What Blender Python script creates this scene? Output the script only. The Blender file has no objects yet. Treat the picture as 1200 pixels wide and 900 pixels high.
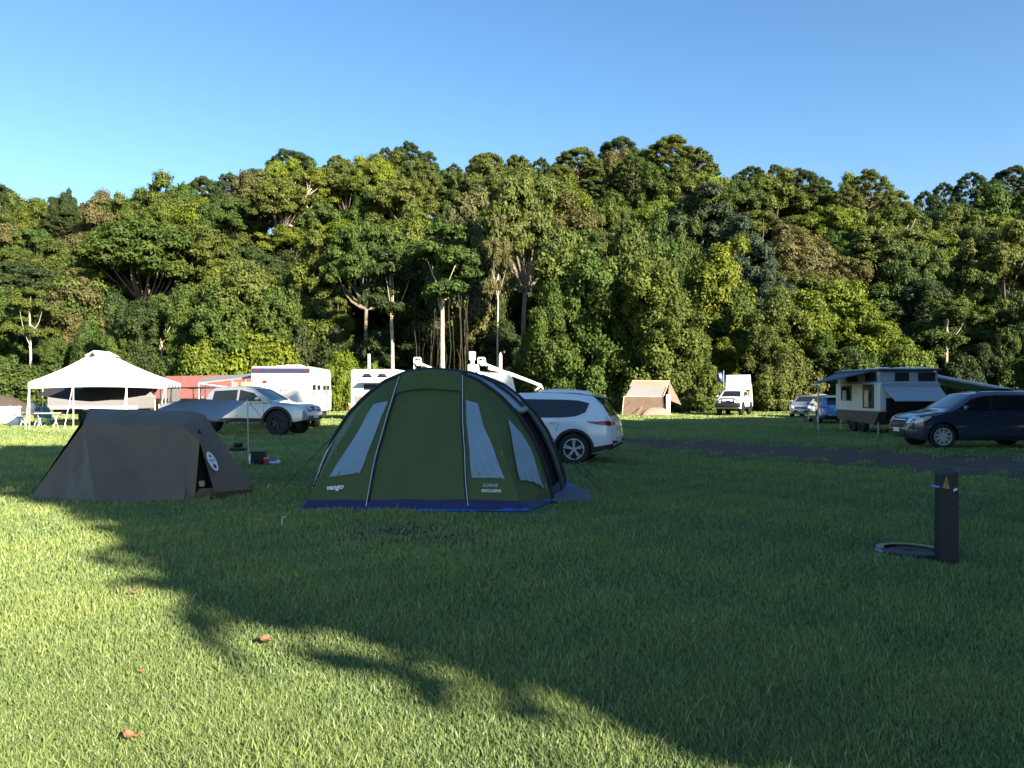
import bpy, bmesh, math, random
import numpy as np
from mathutils import Vector, Matrix, Euler, noise
R = math.radians
random.seed(7)
RNG = np.random.default_rng(7)
sc = bpy.context.scene
COL = sc.collection

# ------------------------------------------------------------------ camera, sky, sun, exposure
F, CX, HY, EYE = 940.0, 600.0, 460.0, 1.65      # focal length (px of a 1200 px wide frame), horizon row, eye height
cam_data = bpy.data.cameras.new('camera')
cam = bpy.data.objects.new('camera', cam_data); COL.objects.link(cam)
cam.location = (0, 0, EYE); cam.rotation_euler = (R(90), 0, 0)
cam_data.sensor_width = 36; cam_data.lens = F / 1200 * 36
cam_data.shift_y = (HY - 450) / 1200
cam_data.clip_start = 0.1; cam_data.clip_end = 6000
sc.camera = cam
SUN_EL, SUN_AZ = R(24), R(136)                   # azimuth clockwise from +Y: the sun is behind and to the right
world = bpy.data.worlds.new('World'); sc.world = world; world.use_nodes = True
wn = world.node_tree.nodes; wl = world.node_tree.links
sky = wn.new('ShaderNodeTexSky'); sky.sky_type = 'NISHITA'; sky.sun_disc = False
sky.sun_elevation = SUN_EL; sky.sun_rotation = SUN_AZ
sky.altitude = 0; sky.air_density = 1.0; sky.dust_density = 0.35; sky.ozone_density = 2.2
wn['Background'].inputs['Strength'].default_value = 0.06
hs = wn.new('ShaderNodeHueSaturation'); hs.inputs['Saturation'].default_value = 1.19
wl.new(sky.outputs[0], hs.inputs['Color']); wl.new(hs.outputs[0], wn['Background'].inputs['Color'])
sun_data = bpy.data.lights.new('sun', 'SUN'); sun_data.energy = 5.0; sun_data.angle = R(0.55)
sun_data.color = (1.0, 0.85, 0.64)
sun = bpy.data.objects.new('sun', sun_data); COL.objects.link(sun)
SUN_DIR = Vector((math.sin(SUN_AZ) * math.cos(SUN_EL), math.cos(SUN_AZ) * math.cos(SUN_EL), math.sin(SUN_EL)))
sun.rotation_euler = SUN_DIR.to_track_quat('Z', 'Y').to_euler()
sun.location = (60, -60, 60)
vs = sc.view_settings
vs.view_transform = 'Standard'; vs.look = 'None'; vs.exposure = 2.05; vs.gamma = 1.0; vs.use_curve_mapping = False
cy = sc.cycles
cy.max_bounces = 5; cy.diffuse_bounces = 1; cy.glossy_bounces = 2; cy.transmission_bounces = 2; cy.transparent_max_bounces = 4
cy.use_denoising = True
cy.caustics_reflective = False; cy.caustics_refractive = False

# ------------------------------------------------------------------ helpers
def P(px, py, d):                                # point seen at that pixel of the 1200x900 photo, d metres ahead
    return Vector(((px - CX) / F * d, d, EYE - (py - HY) / F * d))
def G(px, py):                                   # point of the flat ground seen at that pixel
    return P(px, py, F * EYE / (py - HY))
def tag(o, label=None, cat=None, group=None, kind=None):
    if label: o['label'] = label
    if cat: o['category'] = cat
    if group: o['group'] = group
    if kind: o['kind'] = kind
    return o
def thing(name, label, cat, loc=(0, 0, 0), rz=0.0, group=None):
    o = bpy.data.objects.new(name, None); COL.objects.link(o)
    o.empty_display_size = 0.2
    o.location = loc; o.rotation_euler = (0, 0, rz)
    return tag(o, label, cat, group)
def copy_tree(o, parent=None):
    c = o.copy(); COL.objects.link(c)
    if parent is not None:
        c.parent = parent
    for ch in list(o.children):
        copy_tree(ch, c)
    return c

class MB:
    """collects geometry, then links it as ONE mesh object"""
    def __init__(s): s.v = []; s.f = []; s.m = []
    def add(s, verts, faces, mi=0):
        n = len(s.v); s.v += [tuple(v) for v in verts]
        s.f += [tuple(i + n for i in f) for f in faces]; s.m += [mi] * len(faces)
        return s
    def box(s, c, size, rot=None, mi=0, taper=1.0):
        hx, hy, hz = size[0] / 2, size[1] / 2, size[2] / 2
        vs_ = [Vector((x * hx * (taper if z > 0 else 1), y * hy * (taper if z > 0 else 1), z * hz)) for z in (-1, 1) for y in (-1, 1) for x in (-1, 1)]
        if rot is not None: vs_ = [rot @ v for v in vs_]
        c = Vector(c)
        return s.add([v + c for v in vs_], [(0, 2, 3, 1), (4, 5, 7, 6), (0, 1, 5, 4), (2, 6, 7, 3), (0, 4, 6, 2), (1, 3, 7, 5)], mi)
    def rbox(s, c, size, b=0.03, rot=None, mi=0):            # box with bevelled edges
        bm = bmesh.new(); bmesh.ops.create_cube(bm, size=1)
        bmesh.ops.scale(bm, vec=size, verts=bm.verts)
        bmesh.ops.bevel(bm, geom=list(bm.edges), offset=b, segments=2, affect='EDGES', profile=0.5)
        c = Vector(c)
        bm.verts.index_update()
        vs_ = [((rot @ v.co) if rot is not None else v.co) + c for v in bm.verts]
        fs = [tuple(v.index for v in f.verts) for f in bm.faces]
        bm.free(); return s.add(vs_, fs, mi)
    def tube(s, pts, r, n=6, mi=0, cap=True):
        pts = [Vector(p) for p in pts]; k = len(pts)
        rs = list(r) if hasattr(r, '__len__') else [r] * k
        vs_ = []; prev = None
        for i, p in enumerate(pts):
            t = (pts[min(i + 1, k - 1)] - pts[max(i - 1, 0)])
            if t.length < 1e-9: t = Vector((0, 0, 1))
            t.normalize()
            if prev is None:
                a = t.orthogonal().normalized()
            else:
                a = (prev - t * prev.dot(t))
                a = a.normalized() if a.length > 1e-6 else t.orthogonal().normalized()
            prev = a; b = t.cross(a)
            for j in range(n):
                an = 2 * math.pi * j / n
                vs_.append(p + (a * math.cos(an) + b * math.sin(an)) * rs[i])
        fs = []
        for i in range(k - 1):
            for j in range(n):
                j2 = (j + 1) % n
                fs.append((i * n + j, i * n + j2, (i + 1) * n + j2, (i + 1) * n + j))
        if cap: fs += [tuple(range(n - 1, -1, -1)), tuple((k - 1) * n + j for j in range(n))]
        return s.add(vs_, fs, mi)
    def lathe(s, prof, n=24, c=(0, 0, 0), axis='Z', mi=0):    # prof: (radius, height)
        vs_ = []; c = Vector(c)
        for (r, h) in prof:
            for j in range(n):
                a = 2 * math.pi * j / n
                x, y = r * math.cos(a), r * math.sin(a)
                vs_.append(c + (Vector((x, y, h)) if axis == 'Z' else Vector((x, h, y)) if axis == 'Y' else Vector((h, x, y))))
        fs = []
        for i in range(len(prof) - 1):
            for j in range(n):
                j2 = (j + 1) % n
                fs.append((i * n + j, i * n + j2, (i + 1) * n + j2, (i + 1) * n + j))
        return s.add(vs_, fs, mi)
    def poly(s, pts, mi=0):
        return s.add(pts, [tuple(range(len(pts)))], mi)
    def slab(s, pts, th, mi=0):                                # flat polygon with a thickness, extruded along its normal
        pts = [Vector(p) for p in pts]; n = (pts[1] - pts[0]).cross(pts[2] - pts[0]).normalized() * th
        k = len(pts); vs_ = pts + [p - n for p in pts]
        return s.add(vs_, [tuple(range(k)), tuple(range(2 * k - 1, k - 1, -1))] + [((i + 1) % k, i, i + k, (i + 1) % k + k) for i in range(k)], mi)
    def prism(s, prof, y0, y1, mi=0, capmi=None):              # profile in (x, z) extruded along y
        k = len(prof); vs_ = [(x, y0, z) for x, z in prof] + [(x, y1, z) for x, z in prof]
        s.add(vs_, [(i, (i + 1) % k, (i + 1) % k + k, i + k) for i in range(k)], mi)
        return s.add(vs_, [tuple(range(k - 1, -1, -1)), tuple(range(k, 2 * k))], mi if capmi is None else capmi)
    def grid(s, fn, nu, nv, mi=0, skip=None, u=(0, 1), v=(0, 1)):
        vs_ = [fn(u[0] + (u[1] - u[0]) * i / nu, v[0] + (v[1] - v[0]) * j / nv) for j in range(nv + 1) for i in range(nu + 1)]
        fs = []
        for j in range(nv):
            for i in range(nu):
                if skip and skip(u[0] + (u[1] - u[0]) * (i + .5) / nu, v[0] + (v[1] - v[0]) * (j + .5) / nv): continue
                a = j * (nu + 1) + i
                fs.append((a, a + 1, a + nu + 2, a + nu + 1))
        return s.add(vs_, fs, mi)
    def build(s, name, mats, parent=None, smooth=False, origin=None, autosmooth=None, bevel=0, thick=0):
        me = bpy.data.meshes.new(name)
        vv = s.v if origin is None else [(a - origin[0], b - origin[1], c - origin[2]) for a, b, c in s.v]
        me.from_pydata(vv, [], s.f)
        for m in (mats if isinstance(mats, (list, tuple)) else [mats]): me.materials.append(m)
        if isinstance(mats, (list, tuple)): me.polygons.foreach_set('material_index', s.m)
        me.update()
        if smooth: me.polygons.foreach_set('use_smooth', [True] * len(me.polygons))
        if autosmooth: me.polygons.foreach_set('use_smooth', [True] * len(me.polygons)); me.set_sharp_from_angle(angle=R(autosmooth))
        o = bpy.data.objects.new(name, me); COL.objects.link(o)
        if parent is not None: o.parent = parent
        if bevel:
            b = o.modifiers.new('bevel', 'BEVEL'); b.width = bevel; b.segments = 2; b.limit_method = 'ANGLE'; b.angle_limit = R(40)
        if thick:
            b = o.modifiers.new('thick', 'SOLIDIFY'); b.thickness = thick; b.offset = 0
        return o

def fix_normals(o):
    bm = bmesh.new(); bm.from_mesh(o.data)
    bmesh.ops.remove_doubles(bm, verts=bm.verts, dist=1e-4)
    bmesh.ops.recalc_face_normals(bm, faces=bm.faces)
    bm.to_mesh(o.data); bm.free()

def text_mesh(name, body, size, mat, parent, mtx, shear=0.0, ext=0.0, bold=0.0, align='CENTER'):
    cu = bpy.data.curves.new(name, 'FONT'); cu.body = body; cu.size = size; cu.shear = shear; cu.offset = bold
    cu.align_x = align; cu.align_y = 'CENTER'; cu.resolution_u = 3
    t = bpy.data.objects.new(name, cu); COL.objects.link(t)
    dg = bpy.context.evaluated_depsgraph_get()
    me = bpy.data.meshes.new_from_object(t.evaluated_get(dg))
    COL.objects.unlink(t); bpy.data.objects.remove(t)
    me.materials.clear(); me.materials.append(mat)
    o = bpy.data.objects.new(name, me); COL.objects.link(o)
    o.parent = parent; o.matrix_local = mtx
    return o

# ------------------------------------------------------------------ materials
MATS = {}
def mat(name, col, rough=0.5, metal=0.0, spec=0.5, var=0.0, vscale=6.0, bump=0.0, bscale=40.0, col2=None, coat=0.0, trans=0.0):
    m = bpy.data.materials.new(name); m.use_nodes = True
    nt = m.node_tree; b = nt.nodes['Principled BSDF']
    b.inputs['Base Color'].default_value = (*col, 1); b.inputs['Roughness'].default_value = rough
    b.inputs['Metallic'].default_value = metal; b.inputs['Specular IOR Level'].default_value = spec
    if coat: b.inputs['Coat Weight'].default_value = coat; b.inputs['Coat Roughness'].default_value = 0.06
    tc = nt.nodes.new('ShaderNodeTexCoord')
    if var or col2:
        nz = nt.nodes.new('ShaderNodeTexNoise'); nz.inputs['Scale'].default_value = vscale; nz.inputs['Detail'].default_value = 5
        nt.links.new(tc.outputs['Object'], nz.inputs['Vector'])
        rp = nt.nodes.new('ShaderNodeValToRGB'); rp.color_ramp.elements[0].position = 0.32; rp.color_ramp.elements[1].position = 0.68
        c1 = tuple(c * (1 - var) for c in col); c2 = col2 if col2 else tuple(min(1, c * (1 + var)) for c in col)
        rp.color_ramp.elements[0].color = (*c1, 1); rp.color_ramp.elements[1].color = (*c2, 1)
        nt.links.new(nz.outputs['Fac'], rp.inputs['Fac']); nt.links.new(rp.outputs['Color'], b.inputs['Base Color'])
        mr = nt.nodes.new('ShaderNodeMapRange'); mr.inputs['To Min'].default_value = max(0.02, rough * 0.8); mr.inputs['To Max'].default_value = min(1, rough * 1.25)
        nt.links.new(nz.outputs['Fac'], mr.inputs['Value']); nt.links.new(mr.outputs[0], b.inputs['Roughness'])
    if bump:
        nb = nt.nodes.new('ShaderNodeTexNoise'); nb.inputs['Scale'].default_value = bscale; nb.inputs['Detail'].default_value = 4
        nt.links.new(tc.outputs['Object'], nb.inputs['Vector'])
        bp = nt.nodes.new('ShaderNodeBump'); bp.inputs['Strength'].default_value = bump; bp.inputs['Distance'].default_value = 0.02
        nt.links.new(nb.outputs['Fac'], bp.inputs['Height']); nt.links.new(bp.outputs['Normal'], b.inputs['Normal'])
    if trans:                                     # cloth that lets some light through
        tr = nt.nodes.new('ShaderNodeBsdfTranslucent'); tr.inputs['Color'].default_value = (*col, 1)
        mx = nt.nodes.new('ShaderNodeMixShader'); mx.inputs[0].default_value = trans
        nt.links.new(b.outputs[0], mx.inputs[1]); nt.links.new(tr.outputs[0], mx.inputs[2])
        nt.links.new(mx.outputs[0], nt.nodes['Material Output'].inputs['Surface'])
    MATS[name] = m
    return m
M_white = mat('white_paint', (.78, .78, .77), .22, var=.03, vscale=2, coat=.6)
M_carwhite = mat('white_car_paint', (.68, .74, .80), .25, var=.02, vscale=2, coat=.9)
M_silver = mat('silver_car_paint', (.42, .44, .46), .3, metal=.55, coat=.8, var=.03)
M_darkblue = mat('dark_blue_car_paint', (.028, .04, .075), .24, metal=.25, coat=1.0, var=.04)
M_blue = mat('blue_car_paint', (.10, .23, .46), .25, metal=.2, coat=.9, var=.03)
M_glass = mat('car_glass', (.012, .015, .018), .04, spec=.6)
M_rubber = mat('tyre_rubber', (.013, .013, .014), .8, var=.25, vscale=20)
M_black = mat('black_plastic', (.009, .009, .011), .55, var=.2, vscale=12)
M_rim = mat('alloy_rim', (.62, .63, .65), .3, metal=.35)
M_rimdark = mat('dark_rim', (.03, .03, .035), .4, metal=.5)
M_chrome = mat('chrome_trim', (.7, .7, .72), .12, metal=1.0)
M_red = mat('red_lamp', (.32, .012, .018), .15, coat=.6)
M_lamp = mat('clear_lamp', (.55, .58, .62), .08, spec=.8, coat=.8)
M_plate = mat('number_plate', (.75, .74, .6), .45)
M_canvas_white = mat('white_canvas', (.82, .82, .82), .75, var=.03, vscale=3, trans=.12)
M_pole = mat('white_pole', (.75, .75, .76), .35)
M_steel = mat('steel_pole', (.35, .36, .38), .4, metal=.7)
M_green = mat('green_tent_fabric', (.054, .082, .013), .6, var=.14, vscale=2.2, bump=.4, bscale=5)
M_roofsheen = mat('pale_tent_roof', (.22, .30, .32), .35, var=.1, vscale=3, bump=.1, bscale=8)  # pale tone stands in for sky sheen on the green fly
M_navy = mat('navy_tent_trim', (.018, .019, .075), .6, var=.15, vscale=5)
M_sheet = mat('blue_groundsheet', (.03, .10, .42), .5, var=.15, vscale=6)
M_window = mat('tent_window_film', (.20, .29, .36), .4, var=.06, vscale=3, bump=.25, bscale=7)
M_olive = mat('taupe_tent_canvas', (.115, .09, .062), .6, var=.1, vscale=2.5, bump=.2, bscale=10)
M_tarp = mat('grey_tarp', (.17, .19, .205), .5, var=.08, vscale=3)
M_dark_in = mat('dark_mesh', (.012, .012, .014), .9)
M_logo = mat('white_print', (.72, .74, .76), .5)
M_logo_faint = mat('faint_print', (.3, .36, .42), .5)
M_logo_blue = mat('navy_print', (.03, .045, .12), .5)
M_brown = mat('brown_canvas', (.24, .175, .135), .8, var=.1, vscale=3)
M_brown_dark = mat('brown_mesh_wall', (.12, .08, .062), .85, var=.15, vscale=4)
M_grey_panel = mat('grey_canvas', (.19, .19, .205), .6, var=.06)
M_cream = mat('cream_canvas', (.6, .5, .36), .8, var=.08)
M_redroof = mat('red_roof', (.2, .075, .075), .6, var=.1, vscale=2)
M_wood = mat('dark_timber', (.06, .045, .035), .85, var=.3, vscale=8)
M_post = mat('brown_timber', (.24, .14, .08), .85, var=.25, vscale=9)
M_bollard = mat('black_bollard', (.009, .009, .012), .6, var=.3, vscale=14, bump=.2, bscale=50)
M_yellow = mat('yellow_paint', (.26, .20, .07), .55, var=.1, vscale=20)
M_bluestrip = mat('blue_reflector', (.08, .22, .8), .2, coat=.6)
M_vanbody = mat('van_cladding', (.62, .64, .62), .4, var=.03)
M_vandark = mat('van_dark_skirt', (.11, .085, .07), .6, var=.1)
M_vanblue = mat('van_vinyl', (.30, .36, .42), .5, var=.04)
M_sleeve = mat('hoop_sleeve_cloth', (.010, .011, .034), .7)
M_vandkblue = mat('dark_blue_vinyl', (.035, .06, .10), .5, var=.1)
M_greenawn = mat('pale_green_awning', (.55, .66, .6), .6, var=.05)
M_teal = mat('teal_fabric', (.03, .16, .32), .7, var=.1)
M_lightblue = mat('pale_blue_plastic', (.45, .7, .8), .5)
M_skin = mat('cream_cardboard', (.5, .3, .16), .8)
M_redbox = mat('red_plastic', (.55, .03, .03), .4)
M_flag = mat('blue_flag', (.05, .07, .32), .7)
M_trailer = mat('grey_trailer', (.11, .115, .13), .55, var=.15)
M_leafdry = mat('dry_leaf', (.2, .10, .05), .7, var=.3, vscale=30)
M_mat = mat('blue_grey_mat', (.10, .125, .16), .7, var=.12, vscale=20)
M_soil = mat('dark_soil', (.028, .02, .016), .95, var=.3, vscale=8, bump=.6, bscale=12)

def bark(name, c1, c2):
    m = mat(name, c1, .85, col2=c2, vscale=1.6, bump=.6, bscale=6)
    return m
M_bark = bark('grey_bark', (.07, .055, .04), (.16, .13, .10))
M_barkw = bark('white_bark', (.32, .27, .21), (.52, .46, .38))
M_barkd = bark('dead_branch', (.10, .085, .065), (.2, .165, .13))

def leaf_mat(name, trans=.22, rough=.55, spec=.3):
    m = bpy.data.materials.new(name); m.use_nodes = True; nt = m.node_tree; b = nt.nodes['Principled BSDF']
    oi = nt.nodes.new('ShaderNodeObjectInfo'); at = nt.nodes.new('ShaderNodeAttribute'); at.attribute_name = 'tone'
    rp = nt.nodes.new('ShaderNodeValToRGB'); e = rp.color_ramp.elements
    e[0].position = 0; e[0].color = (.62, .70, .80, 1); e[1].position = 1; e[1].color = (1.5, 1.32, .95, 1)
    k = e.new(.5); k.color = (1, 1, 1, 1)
    mx = nt.nodes.new('ShaderNodeMix'); mx.data_type = 'RGBA'; mx.blend_type = 'MULTIPLY'; mx.inputs['Factor'].default_value = 1
    nt.links.new(at.outputs['Fac'], rp.inputs['Fac']); nt.links.new(oi.outputs['Color'], mx.inputs['A']); nt.links.new(rp.outputs['Color'], mx.inputs['B'])
    b.inputs['Roughness'].default_value = rough; b.inputs['Specular IOR Level'].default_value = spec
    nt.links.new(mx.outputs['Result'], b.inputs['Base Color'])
    tr = nt.nodes.new('ShaderNodeBsdfTranslucent'); ms = nt.nodes.new('ShaderNodeMixShader'); ms.inputs[0].default_value = trans
    nt.links.new(mx.outputs['Result'], tr.inputs['Color']); nt.links.new(b.outputs[0], ms.inputs[1]); nt.links.new(tr.outputs[0], ms.inputs[2])
    nt.links.new(ms.outputs[0], nt.nodes['Material Output'].inputs['Surface'])
    return m
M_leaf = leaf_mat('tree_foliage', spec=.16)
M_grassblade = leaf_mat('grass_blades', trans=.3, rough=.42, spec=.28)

# ------------------------------------------------------------------ ground, dirt track, hill
def ground_mat():
    m = bpy.data.materials.new('lawn_soil'); m.use_nodes = True; nt = m.node_tree; b = nt.nodes['Principled BSDF']
    tc = nt.nodes.new('ShaderNodeTexCoord')
    def nz(scale, detail=4, sx=1, sy=1):
        mp = nt.nodes.new('ShaderNodeMapping'); mp.inputs['Scale'].default_value = (sx, sy, 1)
        n = nt.nodes.new('ShaderNodeTexNoise'); n.inputs['Scale'].default_value = scale; n.inputs['Detail'].default_value = detail
        nt.links.new(tc.outputs['Object'], mp.inputs[0]); nt.links.new(mp.outputs[0], n.inputs['Vector']); return n
    def ramp(n, p0, c0, p1, c1):
        r = nt.nodes.new('ShaderNodeValToRGB'); r.color_ramp.elements[0].position = p0; r.color_ramp.elements[1].position = p1
        r.color_ramp.elements[0].color = (*c0, 1); r.color_ramp.elements[1].color = (*c1, 1); nt.links.new(n.outputs['Fac'], r.inputs[0]); return r
    fine = ramp(nz(9, 6), .3, (.06, .095, .035), .72, (.14, .19, .07))
    patch = ramp(nz(.33, 3), .56, (0, 0, 0), .72, (1, 1, 1))
    brown = ramp(nz(5, 5), .35, (.07, .05, .03), .7, (.15, .11, .06))
    mx = nt.nodes.new('ShaderNodeMix'); mx.data_type = 'RGBA'
    ma = nt.nodes.new('ShaderNodeMath'); ma.operation = 'MULTIPLY'; ma.inputs[1].default_value = .55
    nt.links.new(patch.outputs[0], ma.inputs[0]); nt.links.new(ma.outputs[0], mx.inputs['Factor'])
    nt.links.new(fine.outputs[0], mx.inputs['A']); nt.links.new(brown.outputs[0], mx.inputs['B'])
    nt.links.new(mx.outputs['Result'], b.inputs['Base Color'])
    b.inputs['Roughness'].default_value = .9; b.inputs['Specular IOR Level'].default_value = .2
    bp = nt.nodes.new('ShaderNodeBump'); bp.inputs['Strength'].default_value = .8; bp.inputs['Distance'].default_value = .05
    nt.links.new(nz(14, 6).outputs['Fac'], bp.inputs['Height']); nt.links.new(bp.outputs[0], b.inputs['Normal'])
    return m
M_ground = ground_mat()
g = MB()
g.add([(-900, -400, 0), (900, -400, 0), (900, 1500, 0), (-900, 1500, 0)], [(0, 1, 2, 3)])
tag(g.build('ground', M_ground), kind='structure')

# the worn vehicle track: a sheet with a ragged edge, 4 mm above the lawn
def track_mat():
    m = bpy.data.materials.new('bare_earth'); m.use_nodes = True; nt = m.node_tree; b = nt.nodes['Principled BSDF']
    tc = nt.nodes.new('ShaderNodeTexCoord'); n = nt.nodes.new('ShaderNodeTexNoise'); n.inputs['Scale'].default_value = 2.5; n.inputs['Detail'].default_value = 7
    nt.links.new(tc.outputs['Object'], n.inputs['Vector'])
    r = nt.nodes.new('ShaderNodeValToRGB'); e = r.color_ramp.elements
    e[0].position = .3; e[0].color = (.04, .017, .009, 1); e[1].position = .7; e[1].color = (.11, .055, .032, 1)
    nt.links.new(n.outputs['Fac'], r.inputs[0]); nt.links.new(r.outputs[0], b.inputs['Base Color']); b.inputs['Roughness'].default_value = .95
    bp = nt.nodes.new('ShaderNodeBump'); bp.inputs['Strength'].default_value = .7; bp.inputs['Distance'].default_value = .06
    nt.links.new(n.outputs['Fac'], bp.inputs['Height']); nt.links.new(bp.outputs[0], b.inputs['Normal'])
    return m
TRK = [(1.6, 28.2, .3), (4.8, 26.2, 1.9), (8.0, 21.9, 2.9), (11.0, 17.6, 3.2), (14.5, 13.2, 3.1), (20, 7.5, 3.0), (27, 1.0, 3.0)]
def track_at(t):
    t *= len(TRK) - 1; i = min(int(t), len(TRK) - 2); f = t - i
    return [TRK[i][k] * (1 - f) + TRK[i + 1][k] * f for k in range(3)]
tk = MB(); N = 260; rows = []
for i in range(N + 1):
    x, y, w = track_at(i / N); x2, y2, _ = track_at(min(1, i / N + .01)); x1, y1, _ = track_at(max(0, i / N - .01))
    dx, dy = x2 - x1, y2 - y1; L = math.hypot(dx, dy); nx, ny = -dy / L, dx / L
    ea = w * (1 + .45 * noise.noise((x * .9, y * .9, 1))) + .5 * noise.noise((x * 3.1, y * 3.1, 2)) + .25 * noise.noise((x * 9, y * 9, 4))
    eb = w * (1 + .45 * noise.noise((x * .9, y * .9, 7))) + .5 * noise.noise((x * 3.1, y * 3.1, 9)) + .25 * noise.noise((x * 9, y * 9, 5))
    ea, eb = max(.02, ea), max(.02, eb)
    rows.append(((x + nx * ea, y + ny * ea, .004), (x - nx * eb, y - ny * eb, .004)))
tk.add([p for r in rows for p in r], [(2 * i, 2 * i + 1, 2 * i + 3, 2 * i + 2) for i in range(N)])
tag(tk.build('dirt_track', track_mat()), kind='structure')
def on_track(x, y, rg):                            # numpy arrays -> True where feet and wheels have worn the grass away
    best = np.full(len(x), 9.0)
    for i in range(0, N, 2):
        tx, ty, w = track_at(i / N); best = np.minimum(best, np.hypot(x - tx, y - ty) / max(w, .2))
    rag = .24 * np.sin(x * 2.1 + y * 1.3) * np.sin(x * .7 - y * 1.9) + .18 * np.sin(x * 5.3 - y * 4.1) + .12 * np.sin(x * 11 + y * 13)
    f = np.clip((1.12 + rag - best) / .6, 0, 1)
    return rg.random(len(x)) < f * 1.25

wp = MB(); ring = []
for i in range(90):
    a = 2 * math.pi * i / 90; r_ = 1 + .35 * noise.noise((math.cos(a) * 1.5, math.sin(a) * 1.5, 3)) + .22 * noise.noise((math.cos(a) * 5, math.sin(a) * 5, 8)) + .12 * noise.noise((math.cos(a) * 14, math.sin(a) * 14, 8))
    ring.append((-1.0 + 1.7 * r_ * math.cos(a), 9.45 + .62 * r_ * math.sin(a), .004))
wp.poly(ring); tag(wp.build('worn_ground', bpy.data.materials['bare_earth']), kind='structure')
def sstep(a, b, x):
    t = max(0, min(1, (x - a) / (b - a))); return t * t * (3 - 2 * t)
def hill_z(x, y):
    az = x / max(y, 1) * F + CX                    # bearing: the ridge is lower to the left, a saddle, then a farther ridge to the right
    crest = np.interp(az, [-400, 0, 160, 340, 480, 800, 900, 1040, 1085, 1200, 1700], [17, 16, 16, 24, 24, 24, 21, 18, 12, 15, 15])
    far = np.interp(az, [1040, 1100, 1200, 1700], [0, 10, 20, 26])
    z = crest * sstep(82, 148, y) + far * sstep(150, 215, y)
    return z + (noise.noise((x * .05, y * .05, 0)) * 1.2) * sstep(82, 100, y)
h = MB(); NX, NY = 70, 46
def hp(u, v):
    y = 78 + 270 * v; x = (-1.15 + 2.3 * u) * y
    return (x, y, hill_z(x, y) - .25 + .25 * sstep(78, 84, y) - 3 * (1 if v == 0 else 0))
h.grid(hp, NX, NY)
M_hill = mat('forest_floor', (.014, .012, .008), .95, var=.35, vscale=.6, bump=.5, bscale=2)
tag(h.build('hill', M_hill, smooth=True), kind='structure')

# ------------------------------------------------------------------ trees
def leaf_cloud(name, blobs, dens, leaf, seed, droop=0.0, core=.62, leafmat=None, aspect=1.7, up=.35):
    """one crown: thousands of small leaf clumps spread over many rounded sprays; blobs = (x,y,z,rx,ry,rz)"""
    rg = np.random.default_rng(seed)
    VV, FF, TT = [], [], []
    ico_bm = bmesh.new(); bmesh.ops.create_icosphere(ico_bm, subdivisions=1, radius=1)
    iv = np.array([v.co[:] for v in ico_bm.verts]); ico_f = [[v.index for v in f.verts] for f in ico_bm.faces]; ico_bm.free()
    tri = []; nv = 0; leaf = leaf * .64
    for (x, y, z, rx, ry, rz) in blobs:
        rx, ry, rz = rx * rg.uniform(.8, 1.3), ry * rg.uniform(.8, 1.3), rz * rg.uniform(.8, 1.25); dens_ = dens * 2.3
        n = max(30, int(dens_ * (rx * ry + rx * rz + ry * rz) / 3 * 4 * math.pi))
        d = rg.normal(size=(n, 3)); d /= np.linalg.norm(d, axis=1)[:, None]
        keep = d[:, 2] > -.75; d = d[keep]; n = len(d)
        lump = 1 + .16 * np.sin(d[:, 0] * 5 + x * 3) * np.cos(d[:, 1] * 6 + y * 2) + .12 * np.sin(d[:, 2] * 7 + z)
        rad = (lump * np.where(rg.random(n) < .3, rg.uniform(.9, 1.42, n), rg.uniform(.62, 1.04, n)))[:, None]
        c = np.array([x, y, z]) + d * rad * np.array([rx, ry, rz])
        nr = d * .8 + rg.normal(size=(n, 3)) * .34 + np.array([0, 0, up]); nr /= np.linalg.norm(nr, axis=1)[:, None]
        a = np.cross(nr, rg.normal(size=(n, 3)))
        if droop: a = a * (1 - droop) + np.array([0, 0, -1]) * droop
        a /= np.linalg.norm(a, axis=1)[:, None] + 1e-9
        b = np.cross(nr, a); b /= np.linalg.norm(b, axis=1)[:, None] + 1e-9
        s = (leaf * rg.uniform(.6, 1.35, n))[:, None]
        v = np.stack([c - a * s * aspect * .5, c + b * s * .5 + nr * s * .12, c + a * s * aspect * .5 - nr * s * .1, c - b * s * .5 + nr * s * .12], 1).reshape(-1, 3)
        bt = rg.uniform(-.16, .16)
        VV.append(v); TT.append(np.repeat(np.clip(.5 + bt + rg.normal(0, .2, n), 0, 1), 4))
        FF.append(np.arange(n * 4).reshape(-1, 4) + nv); nv += n * 4
        if core:
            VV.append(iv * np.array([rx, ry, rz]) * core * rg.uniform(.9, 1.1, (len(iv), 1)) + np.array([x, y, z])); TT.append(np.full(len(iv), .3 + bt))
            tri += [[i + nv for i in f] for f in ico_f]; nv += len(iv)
    V = np.concatenate(VV); Q = np.concatenate(FF); T = np.array(tri).reshape(-1, 3) if tri else np.zeros((0, 3), int)
    me = bpy.data.meshes.new(name)
    me.vertices.add(len(V)); me.vertices.foreach_set('co', V.astype(np.float32).ravel())
    me.loops.add(Q.size + T.size); me.loops.foreach_set('vertex_index', np.concatenate([Q.ravel(), T.ravel()]).astype(np.int32))
    me.polygons.add(len(Q) + len(T))
    st = np.concatenate([np.arange(len(Q)) * 4, Q.size + np.arange(len(T)) * 3]).astype(np.int32)
    me.polygons.foreach_set('loop_start', st)
    me.update(calc_edges=True)
    at = me.attributes.new('tone', 'FLOAT', 'POINT'); at.data.foreach_set('value', np.concatenate(TT).astype(np.float32))
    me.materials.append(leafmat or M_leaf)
    return me

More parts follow.
